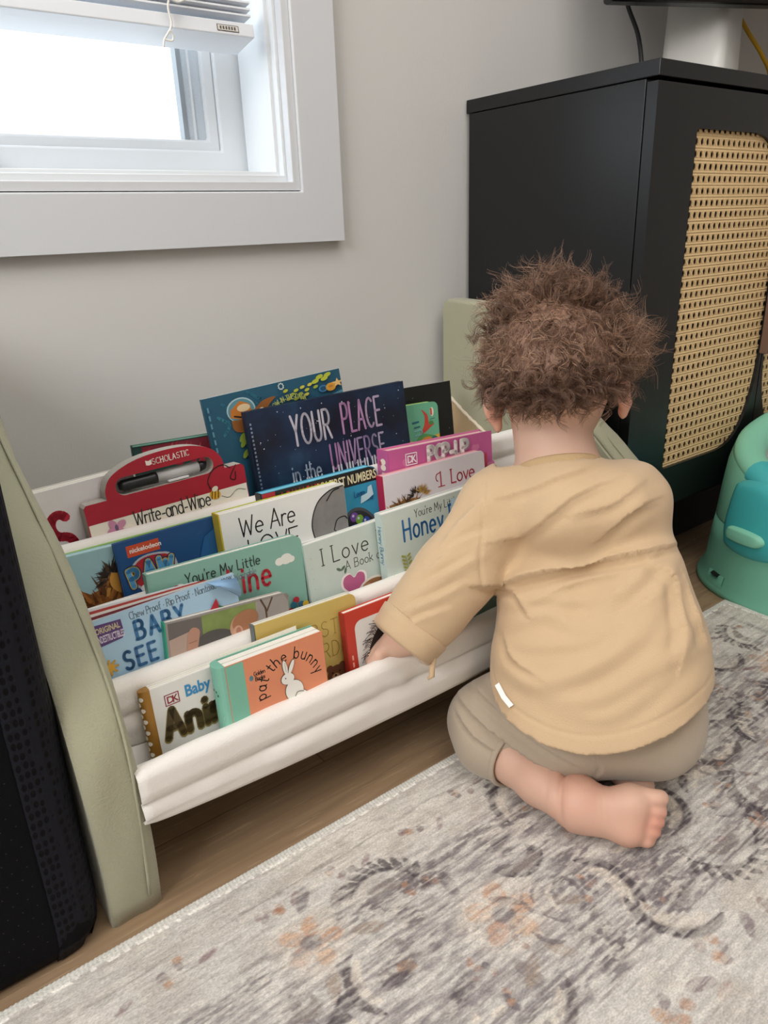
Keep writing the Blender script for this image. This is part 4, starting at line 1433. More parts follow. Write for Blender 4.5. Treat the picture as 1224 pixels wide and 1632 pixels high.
def art_dk(A, w, h):
    for (x, z) in ((.03, .020), (.16, .020), (.19, .05), (.10, .012), (.175, .085)):
        A.ell(x - .0032, h - z, .0045, .0045, '#d77aa9').ell(x + .0032, h - z, .0045, .0045, '#d77aa9').poly([(x - .0072, h - z - .0015), (x + .0072, h - z - .0015), (x, h - z - .011)], '#d77aa9')
    dk_logo(A, .028, h - .0245, .0155, '#f5eef2')
    x = .068
    for ch, col_ in zip('POP-UP', ['#f6f1ee'] * 6):
        A.text(ch, x + .0015, h - .0265, .020, .0070, '#b9a2ab', dots=False)
        A.text(ch, x, h - .025, .020, .0058, col_)
        x += .0135 if ch != '-' else .010
    A.text('!', w - .018, h - .060, .022, .006, '#c02842')
    A.text('!', w - .017, h - .052, .020, .0042, '#d6455b')
def sp_dk(mb, w, h, t):
    f = mat('spine_flower_print', '#e9dccb', .5)
    for i, z in enumerate((h - .016, h - .024)):
        mb.add([(-0.0018, t * .45 + p[0], z + p[1]) for p in ell(0, 0, .006, .0045, 10)], [tuple(range(10))], f)
    mb.add([(-0.0019, t * .7 + p[0], h - .018 + p[1]) for p in ell(0, 0, .003, .003, 10)], [tuple(range(10))], ink('#b03a52'))
    mb.add([(-0.0019, t * .45 + p[0], h - .036 + p[1]) for p in rrect(-.004, -.005, .004, .005, 0)], [(0, 1, 2, 3)], f)
book('thick pink hardback with white lettering behind the pale pink book', (0.5782, 0.7700, 0.3680), 0.1937, 0.1730, 0.026, '#c9609a', art_dk, roll=-2.2, spine='#b95a90', back='#d274a6', pages=mat('pinkish_page_block', '#e4c3b9', .8), spine_art=sp_dk)

# write-and-wipe board with handle and pen
SC = dict(TL=(0.1905, 0.8240, 0.3716), w=0.1997, h=0.1675, t=0.020, roll=1.8, lean=6)
def write_wipe():
    w, h, t = SC['w'], SC['h'], SC['t']
    le, ro = R(SC['lean']), R(SC['roll'])
    e1 = Vector((1, 0, 0)); n0 = Vector((0, -1, 0))
    e2 = math.cos(le) * Vector((0, 0, 1)) - math.sin(le) * n0
    a = math.cos(ro) * e1 + math.sin(ro) * e2
    b = -math.sin(ro) * e1 + math.cos(ro) * e2
    n = a.cross(b); y_ = -n
    o = Vector(SC['TL']) - b * h
    M = Matrix(((a.x, y_.x, b.x, o.x), (a.y, y_.y, b.y, o.y), (a.z, y_.z, b.z, o.z), (0, 0, 0, 1)))
    root = empty('write_and_wipe_book', (0, 0, 0), 'red and cream board book with carrying handle that holds a marker pen', 'book')
    root.matrix_world = M
    # outline with the arched handle on top
    hump = smoothpts([(w - .026, h + .002), (w - .028, h + .016), (w - .040, h + .030), (w - .065, h + .039), (w - .10, h + .041), (w - .135, h + .037), (w - .162, h + .026), (w - .172, h + .012), (w - .173, h)], 5)
    outer = [(0, 0), (w, 0), (w, h - .002), (w - .004, h + .002)] + hump + [(.003, h), (0, h - .003)]
    # slot
    s0, s1, zs, rs_ = .050, w - .050, h + .0125, .0105
    zs = h + .011
    slot = [(s1 + rs_ * math.cos(R(q)), zs + rs_ * math.sin(R(q))) for q in range(-90, 91, 15)] + [(s0 + rs_ * math.cos(R(q)), zs + rs_ * math.sin(R(q))) for q in range(90, 271, 15)]
    red, grey = ink('#a8192f'), mat('grey_board_edge', '#b1aca4', .8)
    crm = ink('#e8e2d4')
    bm = bmesh.new()
    def loop(pts, y):
        vs = [bm.verts.new((p[0], y, p[1])) for p in pts]
        return vs, [bm.edges.new((vs[i], vs[(i + 1) % len(vs)])) for i in range(len(vs))]
    fo, eo = loop(outer, 0); fi, ei = loop(slot, 0)
    bo, eo2 = loop(outer, t); bi, ei2 = loop(slot, t)
    bmesh.ops.triangle_fill(bm, edges=eo + ei, use_beauty=True)
    bmesh.ops.triangle_fill(bm, edges=eo2 + ei2, use_beauty=True)
    for f in bm.faces: f.material_index = 0
    for A_, B_ in ((fo, bo), (fi, bi)):
        for i in range(len(A_)):
            f = bm.faces.new((A_[i], A_[(i + 1) % len(A_)], B_[(i + 1) % len(A_)], B_[i])); f.material_index = 1
    bmesh.ops.recalc_face_normals(bm, faces=bm.faces)
    me = bpy.data.meshes.new('handle_board'); bm.to_mesh(me); bm.free()
    me.materials.append(red); me.materials.append(grey)
    ob = bpy.data.objects.new('handle_board', me); C.objects.link(ob); ob.parent = root
    # printed cream panel and lettering
    mb = MB()
    A = Art(mb, -0.0002)
    cz = h - .0235
    A.poly([(.001, .001), (w - .001, .001), (w - .001, cz), (.001, cz)], crm)
    A.text('SCHOLASTIC', .087, h + .0275, .0068, .0010, '#efe3dc', sx=.88, track=.10, serif=True, rot=1)
    A.poly([(.079, h + .0285), (.0825, h + .0275), (.086, h + .0285), (.086, h + .0340), (.0825, h + .0328), (.079, h + .0340)], '#efe3dc')
    A.text('Write-and-Wipe', .052, cz - .0150, .0180, .0015, '#2b2a2c', sx=.66, jit=.035)
    # bee with its looping trail
    bx, bz = w - .045, cz - .004
    A.line(smoothpts([(bx - .004, bz + .008), (bx - .006, bz + .018), (bx + .002, bz + .030), (bx + .016, bz + .034), (bx + .026, bz + .028)], 6), .0012, '#1c1a1a')
    A.line(smoothpts([(bx + .032, bz + .022), (bx + .030, bz + .012), (bx + .024, bz + .016), (bx + .034, bz + .030)], 5), .0012, '#1c1a1a')
    A.line(smoothpts([(bx + .008, bz - .004), (bx + .018, bz - .008), (bx + .030, bz - .001), (bx + .041, bz - .004)], 5), .0006, '#4a4642')
    A.ell(bx, bz, .0072, .0060, '#d9a72e', -20)
    for k in (-1, 0, 1):
        A.line([(bx + k * .0042 - .001, bz - .0045), (bx + k * .0042 + .001, bz + .0045)], .0011, '#3a2a18')
    A.ell(bx + .001, bz + .0072, .0042, .0032, '#e4dccb', 20)
    for (x, z, c_, r_) in ((.030, cz - .010, '#c889a6', 0),):
        for q in range(4):
            A.ell(x + .0068 * math.cos(R(q * 90 + 30)), z + .0055 * math.sin(R(q * 90 + 30)), .0062, .0042, c_, q * 90 + 30)
        A.ell(x, z, .002, .004, '#6a5a78')
    A.line(smoothpts([(.012, cz - .024), (.016, cz - .018), (.022, cz - .022), (.026, cz - .020), (.028, cz - .014)], 5), .0007, '#857d78')
    A.ell(.118, cz - .0225, .0042, .0032, '#d8643c').ell(.128, cz - .0205, .0036, .0036, '#7ea347')
    mb.build('cover_print', ob, fix=False)
    # the marker in its slot
    pen = empty('marker_pen', (0, 0, 0), 'white marker pen with black cap lying in the slot of the red book handle', 'pen')
    pen.matrix_world = M @ Matrix.Translation((0, 0.004, 0))
    pw, pk = mat('grey_white_pen_barrel', '#c9c8ca', .35), mat('black_pen_cap', '#1d1d20', .4)
    z = zs - .001
    def px(pts, rad, m, nm, par=pen):
        return MB().tube([(p, 0.0055, z) for p in pts], rad, m, 14).build(nm, par, True)
    px([s0 + .040, s1 - .006], .0068, pw, 'barrel')
    px([s0 - .004, s0, s0 + .038, s0 + .041], [.0045, .0066, .0072, .0072], pk, 'cap')
    px([s1 - .006, s1 + .001, s1 + .004], [.0062, .0058, .004], pk, 'end_plug')
    MB().box((s0 + .052, -0.0020, z - .0085), (s0 + .078, 0.0035, z - .0060), mat('white_pen_clip', '#e4e3e4', .4)).build('clip', pen, bevel=.0006)
    BOOKS.append(root)
write_wipe()

# ---------------------------------------------------------------- second pocket
PK1 = len(BOOKS)
book('thin green edged board book standing behind the golden fur book', (0.147, 0.7900, 0.3353), 0.181, 0.139, 0.005, '#8fbf62', None, board=True, roll=-0.2, back='#9ccf6c', pages=mat('green_edge_pages', '#a9cf7c', .7))
def art_lion(A, w, h):
    A.rect(.001, .001, w - .001, h - .001, '#9cc3c9')
    A.poly([(.0, h * .10), (.0, h - .052)] + smoothpts([(.02, h - .048), (.05, h - .044), (.07, h - .060), (.082, h - .085)], 5) + [(.085, 0.0), (0, 0)], '#8f5a2a')
    A.fluff(.040, h - .075, .045, .035, ['#a5672c', '#7c4a20', '#c08a3e', '#5d371a'], 90, .022, 0, 180, 2, .0022)
    A.ell(.062, h - .040, .017, .016, '#d0963f', -35).fluff(.050, h - .034, .012, .012, ['#33241a', '#221812', '#4a3524'], 44, .012, 40, 200, 4, .0014)
    A.ell(.066, h - .045, .010, .010, '#b97a30', -35)
    A.fluff(.05, h - .095, .05, .02, ['#8b5426', '#a96b30', '#6a3c1a'], 60, .02, 150, 230, 7, .002)
book('pale blue board book with golden animal fur beside the left bookcase side', (0.147, 0.7780, 0.3373), 0.128, 0.141, 0.010, '#a9d2d8', art_lion, board=True, roll=-1.2, pages=mat('pale_blue_page_edges', '#bfdce0', .7))

def art_paw(A, w, h):
    A.rect(.0005, .0005, w, h - .0005, '#1d4f86')
    A.poly([(0, 0), (w, 0), (w, h * .55), (0, h * .35)], '#1a4476')
    A.fit(h, .84, .80, -.006)
    A.rect(.020, h - .024, .064, h - .0075, '#d2502c')
    A.bold('nickelodeon', .0235, h - .0185, .0066, '#f6eee8', sx=.93, off=.00025)
    # shield with lettering
    cx, cz = .049, h - .052
    sh = lambda k: [(cx - .026 * k, cz + .012 * k), (cx - .014 * k, cz + .021 * k), (cx + .004 * k, cz + .023 * k), (cx + .026 * k, cz + .016 * k), (cx + .030 * k, cz - .006 * k), (cx + .016 * k, cz - .022 * k), (cx - .010 * k, cz - .024 * k), (cx - .026 * k, cz - .008 * k)]
    A.poly(smoothpts(sh(1.12) + [sh(1.12)[0]], 3)[:-1], '#b9bdc4').poly(smoothpts(sh(1.0) + [sh(1.0)[0]], 3)[:-1], '#b3262b')
    for ch, x, z, r_ in (('P', .020, h - .066, 9), ('A', .038, h - .060, 0), ('W', .056, h - .060, -7)):
        A.text(ch, x, z, .024, .0098, '#1a3a66', sx=.85, rot=r_).text(ch, x, z, .024, .0072, '#d9b53e', sx=.85, rot=r_).text(ch, x, z, .024, .0054, '#5aa2d6', sx=.85, rot=r_)
    A.line([(.034, h - .076), (.062, h - .072)], .0085, '#e8ebee')
    for (x, z) in ((.033, h - .080), (.033, h - .072), (.064, h - .076), (.063, h - .067)):
        A.ell(x, z, .005, .005, '#e8ebee')
    A.text('PATROL', .0375, h - .0775, .0062, .0010, '#1d3c66', sx=.62, rot=8)
    A.tf = (1, 1, 0, 0)
    A.poly([(.088, h - .070), (.090, h - .045), (.100, h - .020), (w, h - .010), (w, h - .08)], '#24619c')
book('blue board book with orange badge and red shield beside the pale blue fur book', (0.2019, 0.7680, 0.3408), 0.1186, 0.1466, 0.006, '#1d4f86', art_paw, board=True, roll=0.7, pages=mat('blue_white_page_edges', '#a9d6e6', .7))

def art_we(A, w, h):
    A.rect(.0004, .0004, w - .0004, h - .0004, '#e7e8e6')
    bk = '#17181a'
    A.text('We Are', .022, h - .0325, .0230, .0018, bk, sx=.86, jit=.03, shear=.06)
    A.text('LOVE', .030, h - .066, .027, .0018, bk, sx=.95, jit=.03)
    gry = mat('print_elephant_grey', '#83817f', .55, var=.22, vscale=55)
    e_ = smoothpts([(w - .002, h - .004), (w - .022, h - .006), (w - .042, h - .018), (w - .053, h - .042), (w - .050, h - .066), (w - .040, h - .086), (w - .020, h - .095), (w - .0005, h - .09)], 5)
    A.poly(e_ + [(w - .0004, h - .004)], gry)
    A.line(e_, .0016, bk)
    A.line(smoothpts([(w - .022, h - .058), (w - .016, h - .046), (w - .005, h - .044), (w - .001, h - .048)], 5), .0015, bk)
    A.line(smoothpts([(w - .022, h - .058), (w - .015, h - .066), (w - .006, h - .082)], 4), .0012, bk)
    A.line(smoothpts([(w - .028, h - .018), (w - .018, h - .008), (w - .008, h - .006)], 4), .0016, bk)
book('white board book with grey elephant and black hand lettering, yellow spine', (0.3167, 0.7480, 0.3505), 0.1716, 0.1563, 0.018, '#e7e8e6', art_we, board=True, rad=.006, roll=0.0, spine='#c9b12f', back='#c8cc4a', lines=3)

def art_num(A, w, h):
    A.poly([(0, h - .020)] + [(w - .0002, h - .020)] + [(w - .0002, h - .010), (w - .004, h - .003), (w - .012, h)] + [(0, h)], '#141517')
    A.rect(0, h - .008, .018, h - .0003, '#a8242f')
    A.bold('I CAN LEARN', .026, h - .0165, .0125, '#b3262f', sx=.58, off=.0003)
    A.bold('MY FIRST NUMBERS', .078, h - .0165, .0120, '#e5dcb4', sx=.62, off=.0003)
    A.rect(.0004, .0004, w - .0004, h - .0205, '#2f93b8')
    # abacus dome with beads
    dome = smoothpts([(w - .065, h - .090), (w - .060, h - .062), (w - .045, h - .050), (w - .025, h - .055), (w - .008, h - .075), (w - .004, h - .10)], 5)
    A.poly(dome + [(w - .065, h - .10)], '#4a4f54')
    d2 = [(p[0] * .86 + (w - .034) * .14, p[1] * .86 + (h - .082) * .14) for p in dome]
    A.poly(d2 + [(w - .06, h - .098)], '#2a2c30')
    for (x, z, c_) in ((w - .044, h - .062, '#7b4aa8'), (w - .036, h - .067, '#7cb23c'), (w - .026, h - .072, '#2a49a6'), (w - .018, h - .080, '#a82c3c'), (w - .046, h - .078, '#2a49a6')):
        A.ell(x, z, .0062, .0066, c_).ell(x - .0015, z + .002, .0018, .0018, '#d7d3e4')
    A.text('Learn', w - .040, h - .036, .0085, .0011, '#1f5f9a', sx=.7).text('and!', w - .022, h - .044, .008, .0010, '#1f5f9a', sx=.7)
    A.poly([(w - .032, h - .046), (w - .030, h - .036), (w - .020, h - .034), (w - .018, h - .026), (w - .012, h - .024), (w - .010, h - .038), (w - .020, h - .043)], '#b9d7e2')
book('blue board book with black title band and coloured counting beads', (0.3828, 0.7680, 0.3542), 0.1721, 0.1601, 0.016, '#2f93b8', art_num, board=True, rad=.010, spine='#141517', pages=mat('sky_blue_page_edges', '#79c4d8', .7), back='#2f93b8')

def art_il(A, w, h):
    A.poly([(.004, .001), (w - .0008, .001), (w - .0008, h - .009), (w - .004, h - .003), (w - .010, h - .0008), (.004, h - .0008)], '#e3dbe0')
    red = '#b4293f'
    A.fit(h, 1.0, .80)
    A.text('I', .098, h - .044, .026, .0022, red)
    A.line(smoothpts([(.099, h - .019), (.092, h - .022), (.091, h - .030), (.094, h - .034)], 4), .0015, red)
    A.line([(.094, h - .0445), (.106, h - .0445)], .0014, red)
    A.text('Love', .119, h - .044, .025, .0020, red, sx=.78, serif=True)
    A.text('N', .106, h - .080, .024, .0022, red, serif=True).text('ana', .127, h - .080, .022, .0018, red, sx=.7)
    A.poly([(.006, 0.0), (.006, h - .052)] + smoothpts([(.03, h - .050), (.055, h - .052), (.070, h - .066), (.080, h - .09)], 5) + [(.085, 0)], '#8a6230')
    A.fluff(.035, h - .075, .035, .022, ['#9c7036', '#7a5226', '#b98b46', '#5f3d1e'], 70, .018, 0, 180, 12, .002)
    A.fluff(.052, h - .046, .010, .008, ['#2d2118', '#3c2b1e'], 34, .011, 20, 190, 14, .0012)
    A.fluff(.061, h - .048, .009, .010, ['#c29a55', '#a67b3c'], 26, .011, -10, 120, 15, .0014)
book('pale pink board book with red lettering, brown fur and crimson spine', (0.5538, 0.7520, 0.3414), 0.1857, 0.1472, 0.014, '#e3dbe0', art_il, board=True, rad=.008, roll=-0.2, spine='#b01f44', back='#df8f9f', pages=mat('pale_pink_page_edges', '#e9b9bd', .7), spine_art=spine_text('I Love My', '#ead7dc', .0055, .098))

# ---------------------------------------------------------------- third pocket
PK2 = len(BOOKS)
def cloud(A, x, z, s, c='#e4e6df'):
    A.ell(x - s * .5, z, s * .55, s * .45, c).ell(x + s * .35, z + s * .12, s * .75, s * .62, c).ell(x + s * .95, z - s * .05, s * .45, s * .38, c)
def art_sun(A, w, h):
    cloud(A, w - .026, h - .026, .0105)
    cloud(A, .028, h - .026, .010)
    A.text("You're My Little", .039, h - .0215, .0118, .0011, '#26322f', sx=.86, jit=.02, track=.06)
    A.text('Sunshine', .022, h - .0500, .030, .0036, '#c02a3c', sx=.70, jit=.03, track=.16)
    for (x, z, c_) in ((w - .034, h - .070, '#c02a3c'),):
        A.ell(x - .003, z + .001, .0042, .003, c_, 35).ell(x + .004, z + .001, .0042, .003, c_, -35).ell(x + .003, z - .003, .003, .002, c_)
    for i, (x, z, c_) in enumerate(((w - .024, h - .090, '#c02a3c'), (w - .016, h - .078, '#c02a3c'), (w - .010, h - .085, '#3d6a8a'), (w - .012, h - .094, '#d7b23a'), (w - .004, h - .086, '#d7b23a'), (w - .020, h - .083, '#2f6f8a'))):
        A.ell(x, z, .0042, .0040, c_).line([(x, z - .003), (x + .001, z - .02)], .0007, '#3f6a48')
    for x in (.09, .10, .12): A.ell(x, h - .072, .003, .004, '#e0a53a')
book('sage teal board book with white clouds and red hand lettering in the middle pocket', (0.2129, 0.7060, 0.3231), 0.1836, 0.1560, 0.012, '#84b2a4', art_sun, board=True, rad=.011, roll=-1.6, lines=3, back='#84b2a4', spine='#7fae9f')

def art_ily(A, w, h):
    A.text('I Love You', .020, h - .032, .021, .0016, '#47494a', sx=.98, serif=True, track=.10)
    A.text('A Book of Hugs', .052, h - .048, .0115, .0009, '#55585a', sx=.92, serif=True, track=.06)
    for sg in (-1, 1, 2):
        A.ell(.045 + sg * .003, h - .044 - (sg == 2) * .004, .004, .0018, '#5d7566', rot=sg * 35)
    x, z = .062, h - .066
    hp = smoothpts([(x, z - .019), (x - .016, z - .004), (x - .015, z + .008), (x - .006, z + .011), (x, z + .005), (x + .007, z + .010), (x + .015, z + .006), (x + .014, z - .006), (x, z - .019)], 4)
    A.poly([((p[0] - x) * 1.2 + x, (p[1] - z) * 1.2 + z) for p in hp[:-1]], '#efe7e4').poly(hp[:-1], '#bb5f8b')
    A.ell(.090, h - .086, .026, .018, '#e9dfd6').ell(.090, h - .087, .023, .016, '#9a6a43').ell(.112, h - .080, .006, .005, '#7a3f3c').ell(.080, h - .080, .006, .006, '#b58660')
    for k in range(7): A.text('*', .004, h - .02 - .013 * k, .006, .0007, '#8ba09a')
book('pale grey green board book with pink heart and thin grey serif lettering', (0.3972, 0.7000, 0.3043), 0.1568, 0.1350, 0.012, '#c6d3cc', art_ily, board=True, roll=1.3, back='#dfe6e1', lines=2)

def art_honey(A, w, h):
    A.text("You're My Little", .050, h - .0165, .0105, .0009, '#33373a', sx=.80, jit=.02, track=.06)
    A.text('Honey', .030, h - .043, .0275, .0031, '#2f6da6', sx=.68, jit=.02, track=.10)
    A.text('Bunny', .108, h - .042, .0275, .0031, '#2f6da6', sx=.68, jit=.02, track=.10)
    A.fit(h, .92, .78, .002)
    A.rect(.119, h - .046, .131, h - .010, '#b9d6e6').ell(.1265, h - .030, .0050, .0050, '#c43a3c').rect(.131, h - .055, .142, h - .010, '#d9b64c').rect(.142, h - .050, .165, h - .012, '#a89a86')
    for sg in (-1, 1):
        A.ell(.066 + sg * .006, h - .083, .0058, .0030, '#3f7fb2', rot=sg * 25)
        A.ell(.066 + sg * .004, h - .089, .0042, .0018, '#3f7fb2', rot=sg * 55)
    A.ell(.092, h - .085, .010, .018, '#5f5a52', 28).ell(.092, h - .085, .0092, .0172, '#c9c1b4', 28).ell(.093, h - .087, .005, .012, '#d2a2a8', 28)
    sprig(A, .033, h - .118, .040, '#9a9a42', 6, -.12)
    sprig(A, .050, h - .120, .026, '#9aa24a', 4, .3)
    A.poly([(.002, h - .118), (.004, h - .103), (.016, h - .113), (.012, h - .120)], '#a9bb3c')
book('pale sage board book with blue hand lettering next to the toddler shoulder', (0.4998, 0.6830, 0.3210), 0.1718, 0.1518, 0.015, '#c9d6cf', art_honey, board=True, roll=0.7, back='#dde5de', spine='#c3d3cd', lines=1, spine_art=spine_text('Honey Bunny', '#4f87ae', .0075, .135, .0009))
def art_ol(A, w, h):
    A.rect(w - .045, h - .030, w - .002, h - .001, '#a3ab62').rect(w - .058, h - .03, w - .046, h - .001, '#c9a6c0')
book('olive edged board book poking up behind the toddler shoulder', (0.5659, 0.7020, 0.3138), 0.1763, 0.1446, 0.010, '#d9dccb', art_ol, board=True, lines=2, back='#d2d6c0')

# soft paper-like baby book with a curled corner
def art_bsee(A, w, h):
    A.text('Chew Proof * Rip Proof * Nontoxic * 100% Washable', .036, h - .0105, .0078, .0008, '#6d7f8c', sx=.70, serif=True, rot=.5)
    A.poly([(.0, h - .004), (.027, h - .006), (.0275, h - .020), (.025, h - .026), (.0, h - .028)], '#5b3f78')
    A.bold('ORIGINAL', .0005, h - .0140, .0062, '#cfc39a', sx=.60, off=.0002).bold('INDESTRUCTIBLES', .0005, h - .0240, .0074, '#e2d8ea', sx=.31, off=.0002)
    A.text('BABY', .039, h - .0335, .0195, .0036, '#3f77a8', sx=.76, serif=True, track=.22)
    A.text('SEE THE', .021, h - .0615, .0195, .0034, '#3d6d9c', sx=.76, serif=True, track=.22)
    for ch, x, c_ in (('C', .010, '#b8343c'), ('O', .027, '#d97a35'), ('L', .046, '#d9703a'), ('O', .060, '#3d9a5a'), ('R', .082, '#3f77a8')):
        A.text(ch, x, h - .0930, .025, .0050, c_, sx=.70, serif=True)
    for k in range(8):
        A.line([(.006 + .003 * math.cos(R(k * 45)), h - .052 + .003 * math.sin(R(k * 45))), (.006 + .008 * math.cos(R(k * 45)), h - .052 + .008 * math.sin(R(k * 45)))], .0022, '#d9a53a')
    A.ell(.006, h - .052, .0045, .0045, '#d9a53a')
    A.poly([(w - .048, h - .046), (w - .026, h - .020), (w - .020, h - .046)], '#b32a38').poly([(w - .020, h - .046), (w - .026, h - .028), (w - .006, h - .040), (w - .008, h - .048)], '#2f6a46')
softp = mat('tear_proof_paper', '#d9dde0', .7)
b = book('thin light blue soft baby book with a curled corner and coloured capitals', (0.147, 0.6900, 0.2984), 0.1540, 0.1265, 0.0045, mat('print_sky_blue_paper', '#a9cbe2', .5, var=.07, vscale=30, bump=.35, bscale=45), art_bsee, roll=1.7, cover_t=.0006, back='#c9d4dc', pages=softp, name='soft_baby_book')
mb = MB()          # curled corner of the cover, bent towards the viewer
crn = mat('print_curled_corner', '#8fb6dc', .5)
w_, h_ = 0.1552, 0.1265
rings = []
for k in range(7):
    q = k / 6
    a0 = R(150 * q)
    off = .012 * math.sin(a0)
    d_ = .026 * q - .004 * q * q
    rings.append([(w_ - .034 + .0 + d_ * .55, -.0008 - off * .9, h_ + .0005 - d_ * .30), (w_ + .001 - d_ * .10, -.0008 - off * .7, h_ - .018 - d_ * .95 + .012)])
vs = [p for r_ in rings for p in r_]
mb.add(vs, [(2 * k, 2 * k + 1, 2 * k + 3, 2 * k + 2) for k in range(6)], crn)
o = mb.build('curled_corner', b, True)
sd = o.modifiers.new('thickness', 'SOLIDIFY'); sd.thickness = .0006
mb = MB()          # loose inner leaves fanned out behind
for i, c_ in enumerate(('#e6e3dc', '#7d2f36', '#e6e3dc', '#b04038', '#dfe6ea')):
    mb.prism([(.0, .004), (w_ - .02 - .006 * i, .004), (w_ - .004 - .009 * i, h_ - .004 + .0016 * i), (.0, h_ + .0004 + .0028 * i)], 'y', .0047 + .0008 * i, .0052 + .0008 * i, ink(c_))
mb.build('loose_leaves', b)

def art_bph(A, w, h):
    P = lambda *q: [((x - 263) * .00074, h - (z - (994 - .24 * (x - 263))) * .00080) for x, z in q]
    A.rect(.002, .001, w - .001, h - .0015, '#8a827d')
    A.poly(P((266, 995), (324, 983), (330, 1050), (266, 1065)), '#6a6562')
    A.poly(P((266, 1018), (300, 1004), (309, 1030), (290, 1060), (266, 1068)), '#b59d90')
    A.poly(P((316, 984), (404, 962), (412, 1008), (350, 1020), (316, 1010)), mat('print_blurred_garden', '#7f9152', .5, var=.35, vscale=55))
    A.poly(P((402, 963), (450, 951), (457, 960), (456, 1000), (402, 1008)), '#a09893')
    A.line(P((411, 960), (418, 972), (420, 1000)), .0022, '#5c4636').line(P((430, 956), (420, 976)), .0020, '#5c4636')
    A.poly(smoothpts(P((290, 1050), (306, 1018), (330, 1004), (356, 1003), (366, 1016), (372, 1060), (300, 1075)), 4), '#54504f')
    A.poly(smoothpts(P((289, 1046), (293, 1012), (301, 1000), (311, 1003), (309, 1018), (303, 1040)), 4), '#b98c78')
    A.line(P((294, 1022), (306, 1018)), .0008, '#8a6253').line(P((293, 1032), (304, 1029)), .0008, '#8a6253')
    A.ell(*P((380, 998))[0], .0165, .0165, '#c79a80', 10).ell(*P((383, 990))[0], .0160, .0120, '#a97656', 15).ell(*P((370, 1006))[0], .0058, .007, '#cfa38a').ell(*P((371, 1005))[0], .0030, .0042, '#b07a66')
    A.ell(*P((356, 1024))[0], .010, .006, '#8fb4c4')
book('board book with a photo of a sleeping infant and a teal spine', (0.2144, 0.6790, 0.2773), 0.1445, 0.1068, 0.010, '#9b948f', art_bph, board=True, rad=.009, roll=-4.6, spine='#35a083', lines=3, back='#b7b3ad')

# ---------------------------------------------------------------- front pocket
PK3 = len(BOOKS)
gold = mat('gold_foil_spine', '#a87a33', .35, metal=.35, bump=.3, bscale=160, var=.15, vscale=40)
def sp_anim(mb, w, h, t):
    d_ = ink('#efe9df')
    for i in range(9):
        for j in range(3):
            z = h - .008 - i * .0125 - (.006 if j % 2 else 0)
            y0 = t * (.22, .40, .56)[j]
            mb.add([(-0.00185, y0 + p[0], z + p[1]) for p in ell(0, 0, .0016, .0026, 10)], [tuple(range(10))], d_)
def art_anim(A, w, h):
    dk_logo(A, .013, h - .0235, .0115, '#8a2c38')
    A.bold('Baby Touch', .034, h - .0215, .0125, '#3f8fc4', sx=.80, off=.0005)
    A.text('Animals', .009, h - .060, .031, .0090, '#8a7a4a', sx=.84, track=.10)
    A.text('Animals', .009, h - .059, .031, .0070, '#4a3c1e', sx=.84, track=.10)
    A.poly(smoothpts([(.040, h - .112), (.042, h - .094), (.052, h - .080), (.070, h - .073), (.090, h - .076), (.094, h - .112)], 5), '#b07a3a')
    A.fluff(.066, h - .088, .020, .010, ['#c08a48', '#95622c', '#d0a060'], 60, .010, 0, 180, 21, .0012)
    A.ell(.050, h - .102, .0085, .016, '#9a652e', -22).ell(.077, h - .086, .0024, .0028, '#221a14')
book('white board book with bronze lettering and gold polka dot spine', (0.1774, 0.6440, 0.2307), 0.130, 0.1053, 0.012, '#e4e3de', art_anim, board=True, rad=.004, spine=gold, spine_art=sp_anim, lines=3, back='#e9e6df', bulge=.009)

def sp_bun(mb, w, h, t):
    for z, hh in ((h - .062, .007), (h - .081, .007), (h - .100, .007)):
        mb.add([(-0.00185, t * .30 + p[0], z + p[1]) for p in rrect(-.004, 0, t * .6, hh, 0)], [(0, 1, 2, 3)], ink('#e6ebe6'))
        mb.add([(-0.0019, t * .30 + p[0], z + p[1]) for p in rrect(t * .35, hh * 1.02, t * .6, hh * 1.25, 0)], [(0, 1, 2, 3)], ink('#22332f'))
    for k in range(5):
        a = R(160 - 35 * k)
        mb.add([(-0.00185, t * .5 - .006 * math.cos(a) + p[0], h - .034 + .008 * math.sin(a) + p[1]) for p in rrect(-.0008, -.0012, .0008, .0012, 0)], [(0, 1, 2, 3)], ink('#2c4a44'))
def art_bun(A, w, h):
    A.rect(.0005, .0004, .020, h - .0004, '#79b8a2')
    A.rect(.020, .0004, w - .0004, h - .0004, '#dd8d68')
    A.text('pat the bunny', 0, 0, .0132, .0013, '#1f1c1b', sx=.86, track=.10, on_arc=(.071, h - .0485, .0305, 184))
    A.text('Golden', .030, h - .0215, .0046, .0007, '#2a2624', sx=.8).text('Books', .031, h - .0275, .0046, .0007, '#2a2624', sx=.8)
    A.ell(.0265, h - .0225, .0022, .0030, '#4d7f8c')
    # plain white sitting rabbit
    ol, wh = '#3a3330', '#eceae3'
    A.fit(h, .80, .74, .013, .003)
    def body(k, c_):
        A.ell(.076, h - .078, .0135 + k, .0165 + k, c_, 10)
        A.ell(.083, h - .090, .0115 + k, .0085 + k, c_)
        A.ell(.068, h - .056, .0098 + k, .0088 + k, c_, -10)
        A.ell(.066, h - .038, .0033 + k, .0120 + k, c_, 6).ell(.075, h - .040, .0030 + k, .0115 + k, c_, -24)
        A.ell(.067, h - .094, .009 + k, .004 + k, c_, 8).ell(.094, h - .094, .005 + k, .005 + k, c_)
    body(.0006, ol); body(0, wh)
    A.ell(.0645, h - .054, .0009, .0011, ol).line(smoothpts([(.074, h - .090), (.080, h - .082), (.089, h - .084)], 4), .0007, ol)
    A.line([(.066, h - .030), (.0665, h - .044)], .0007, '#c9b8b0')
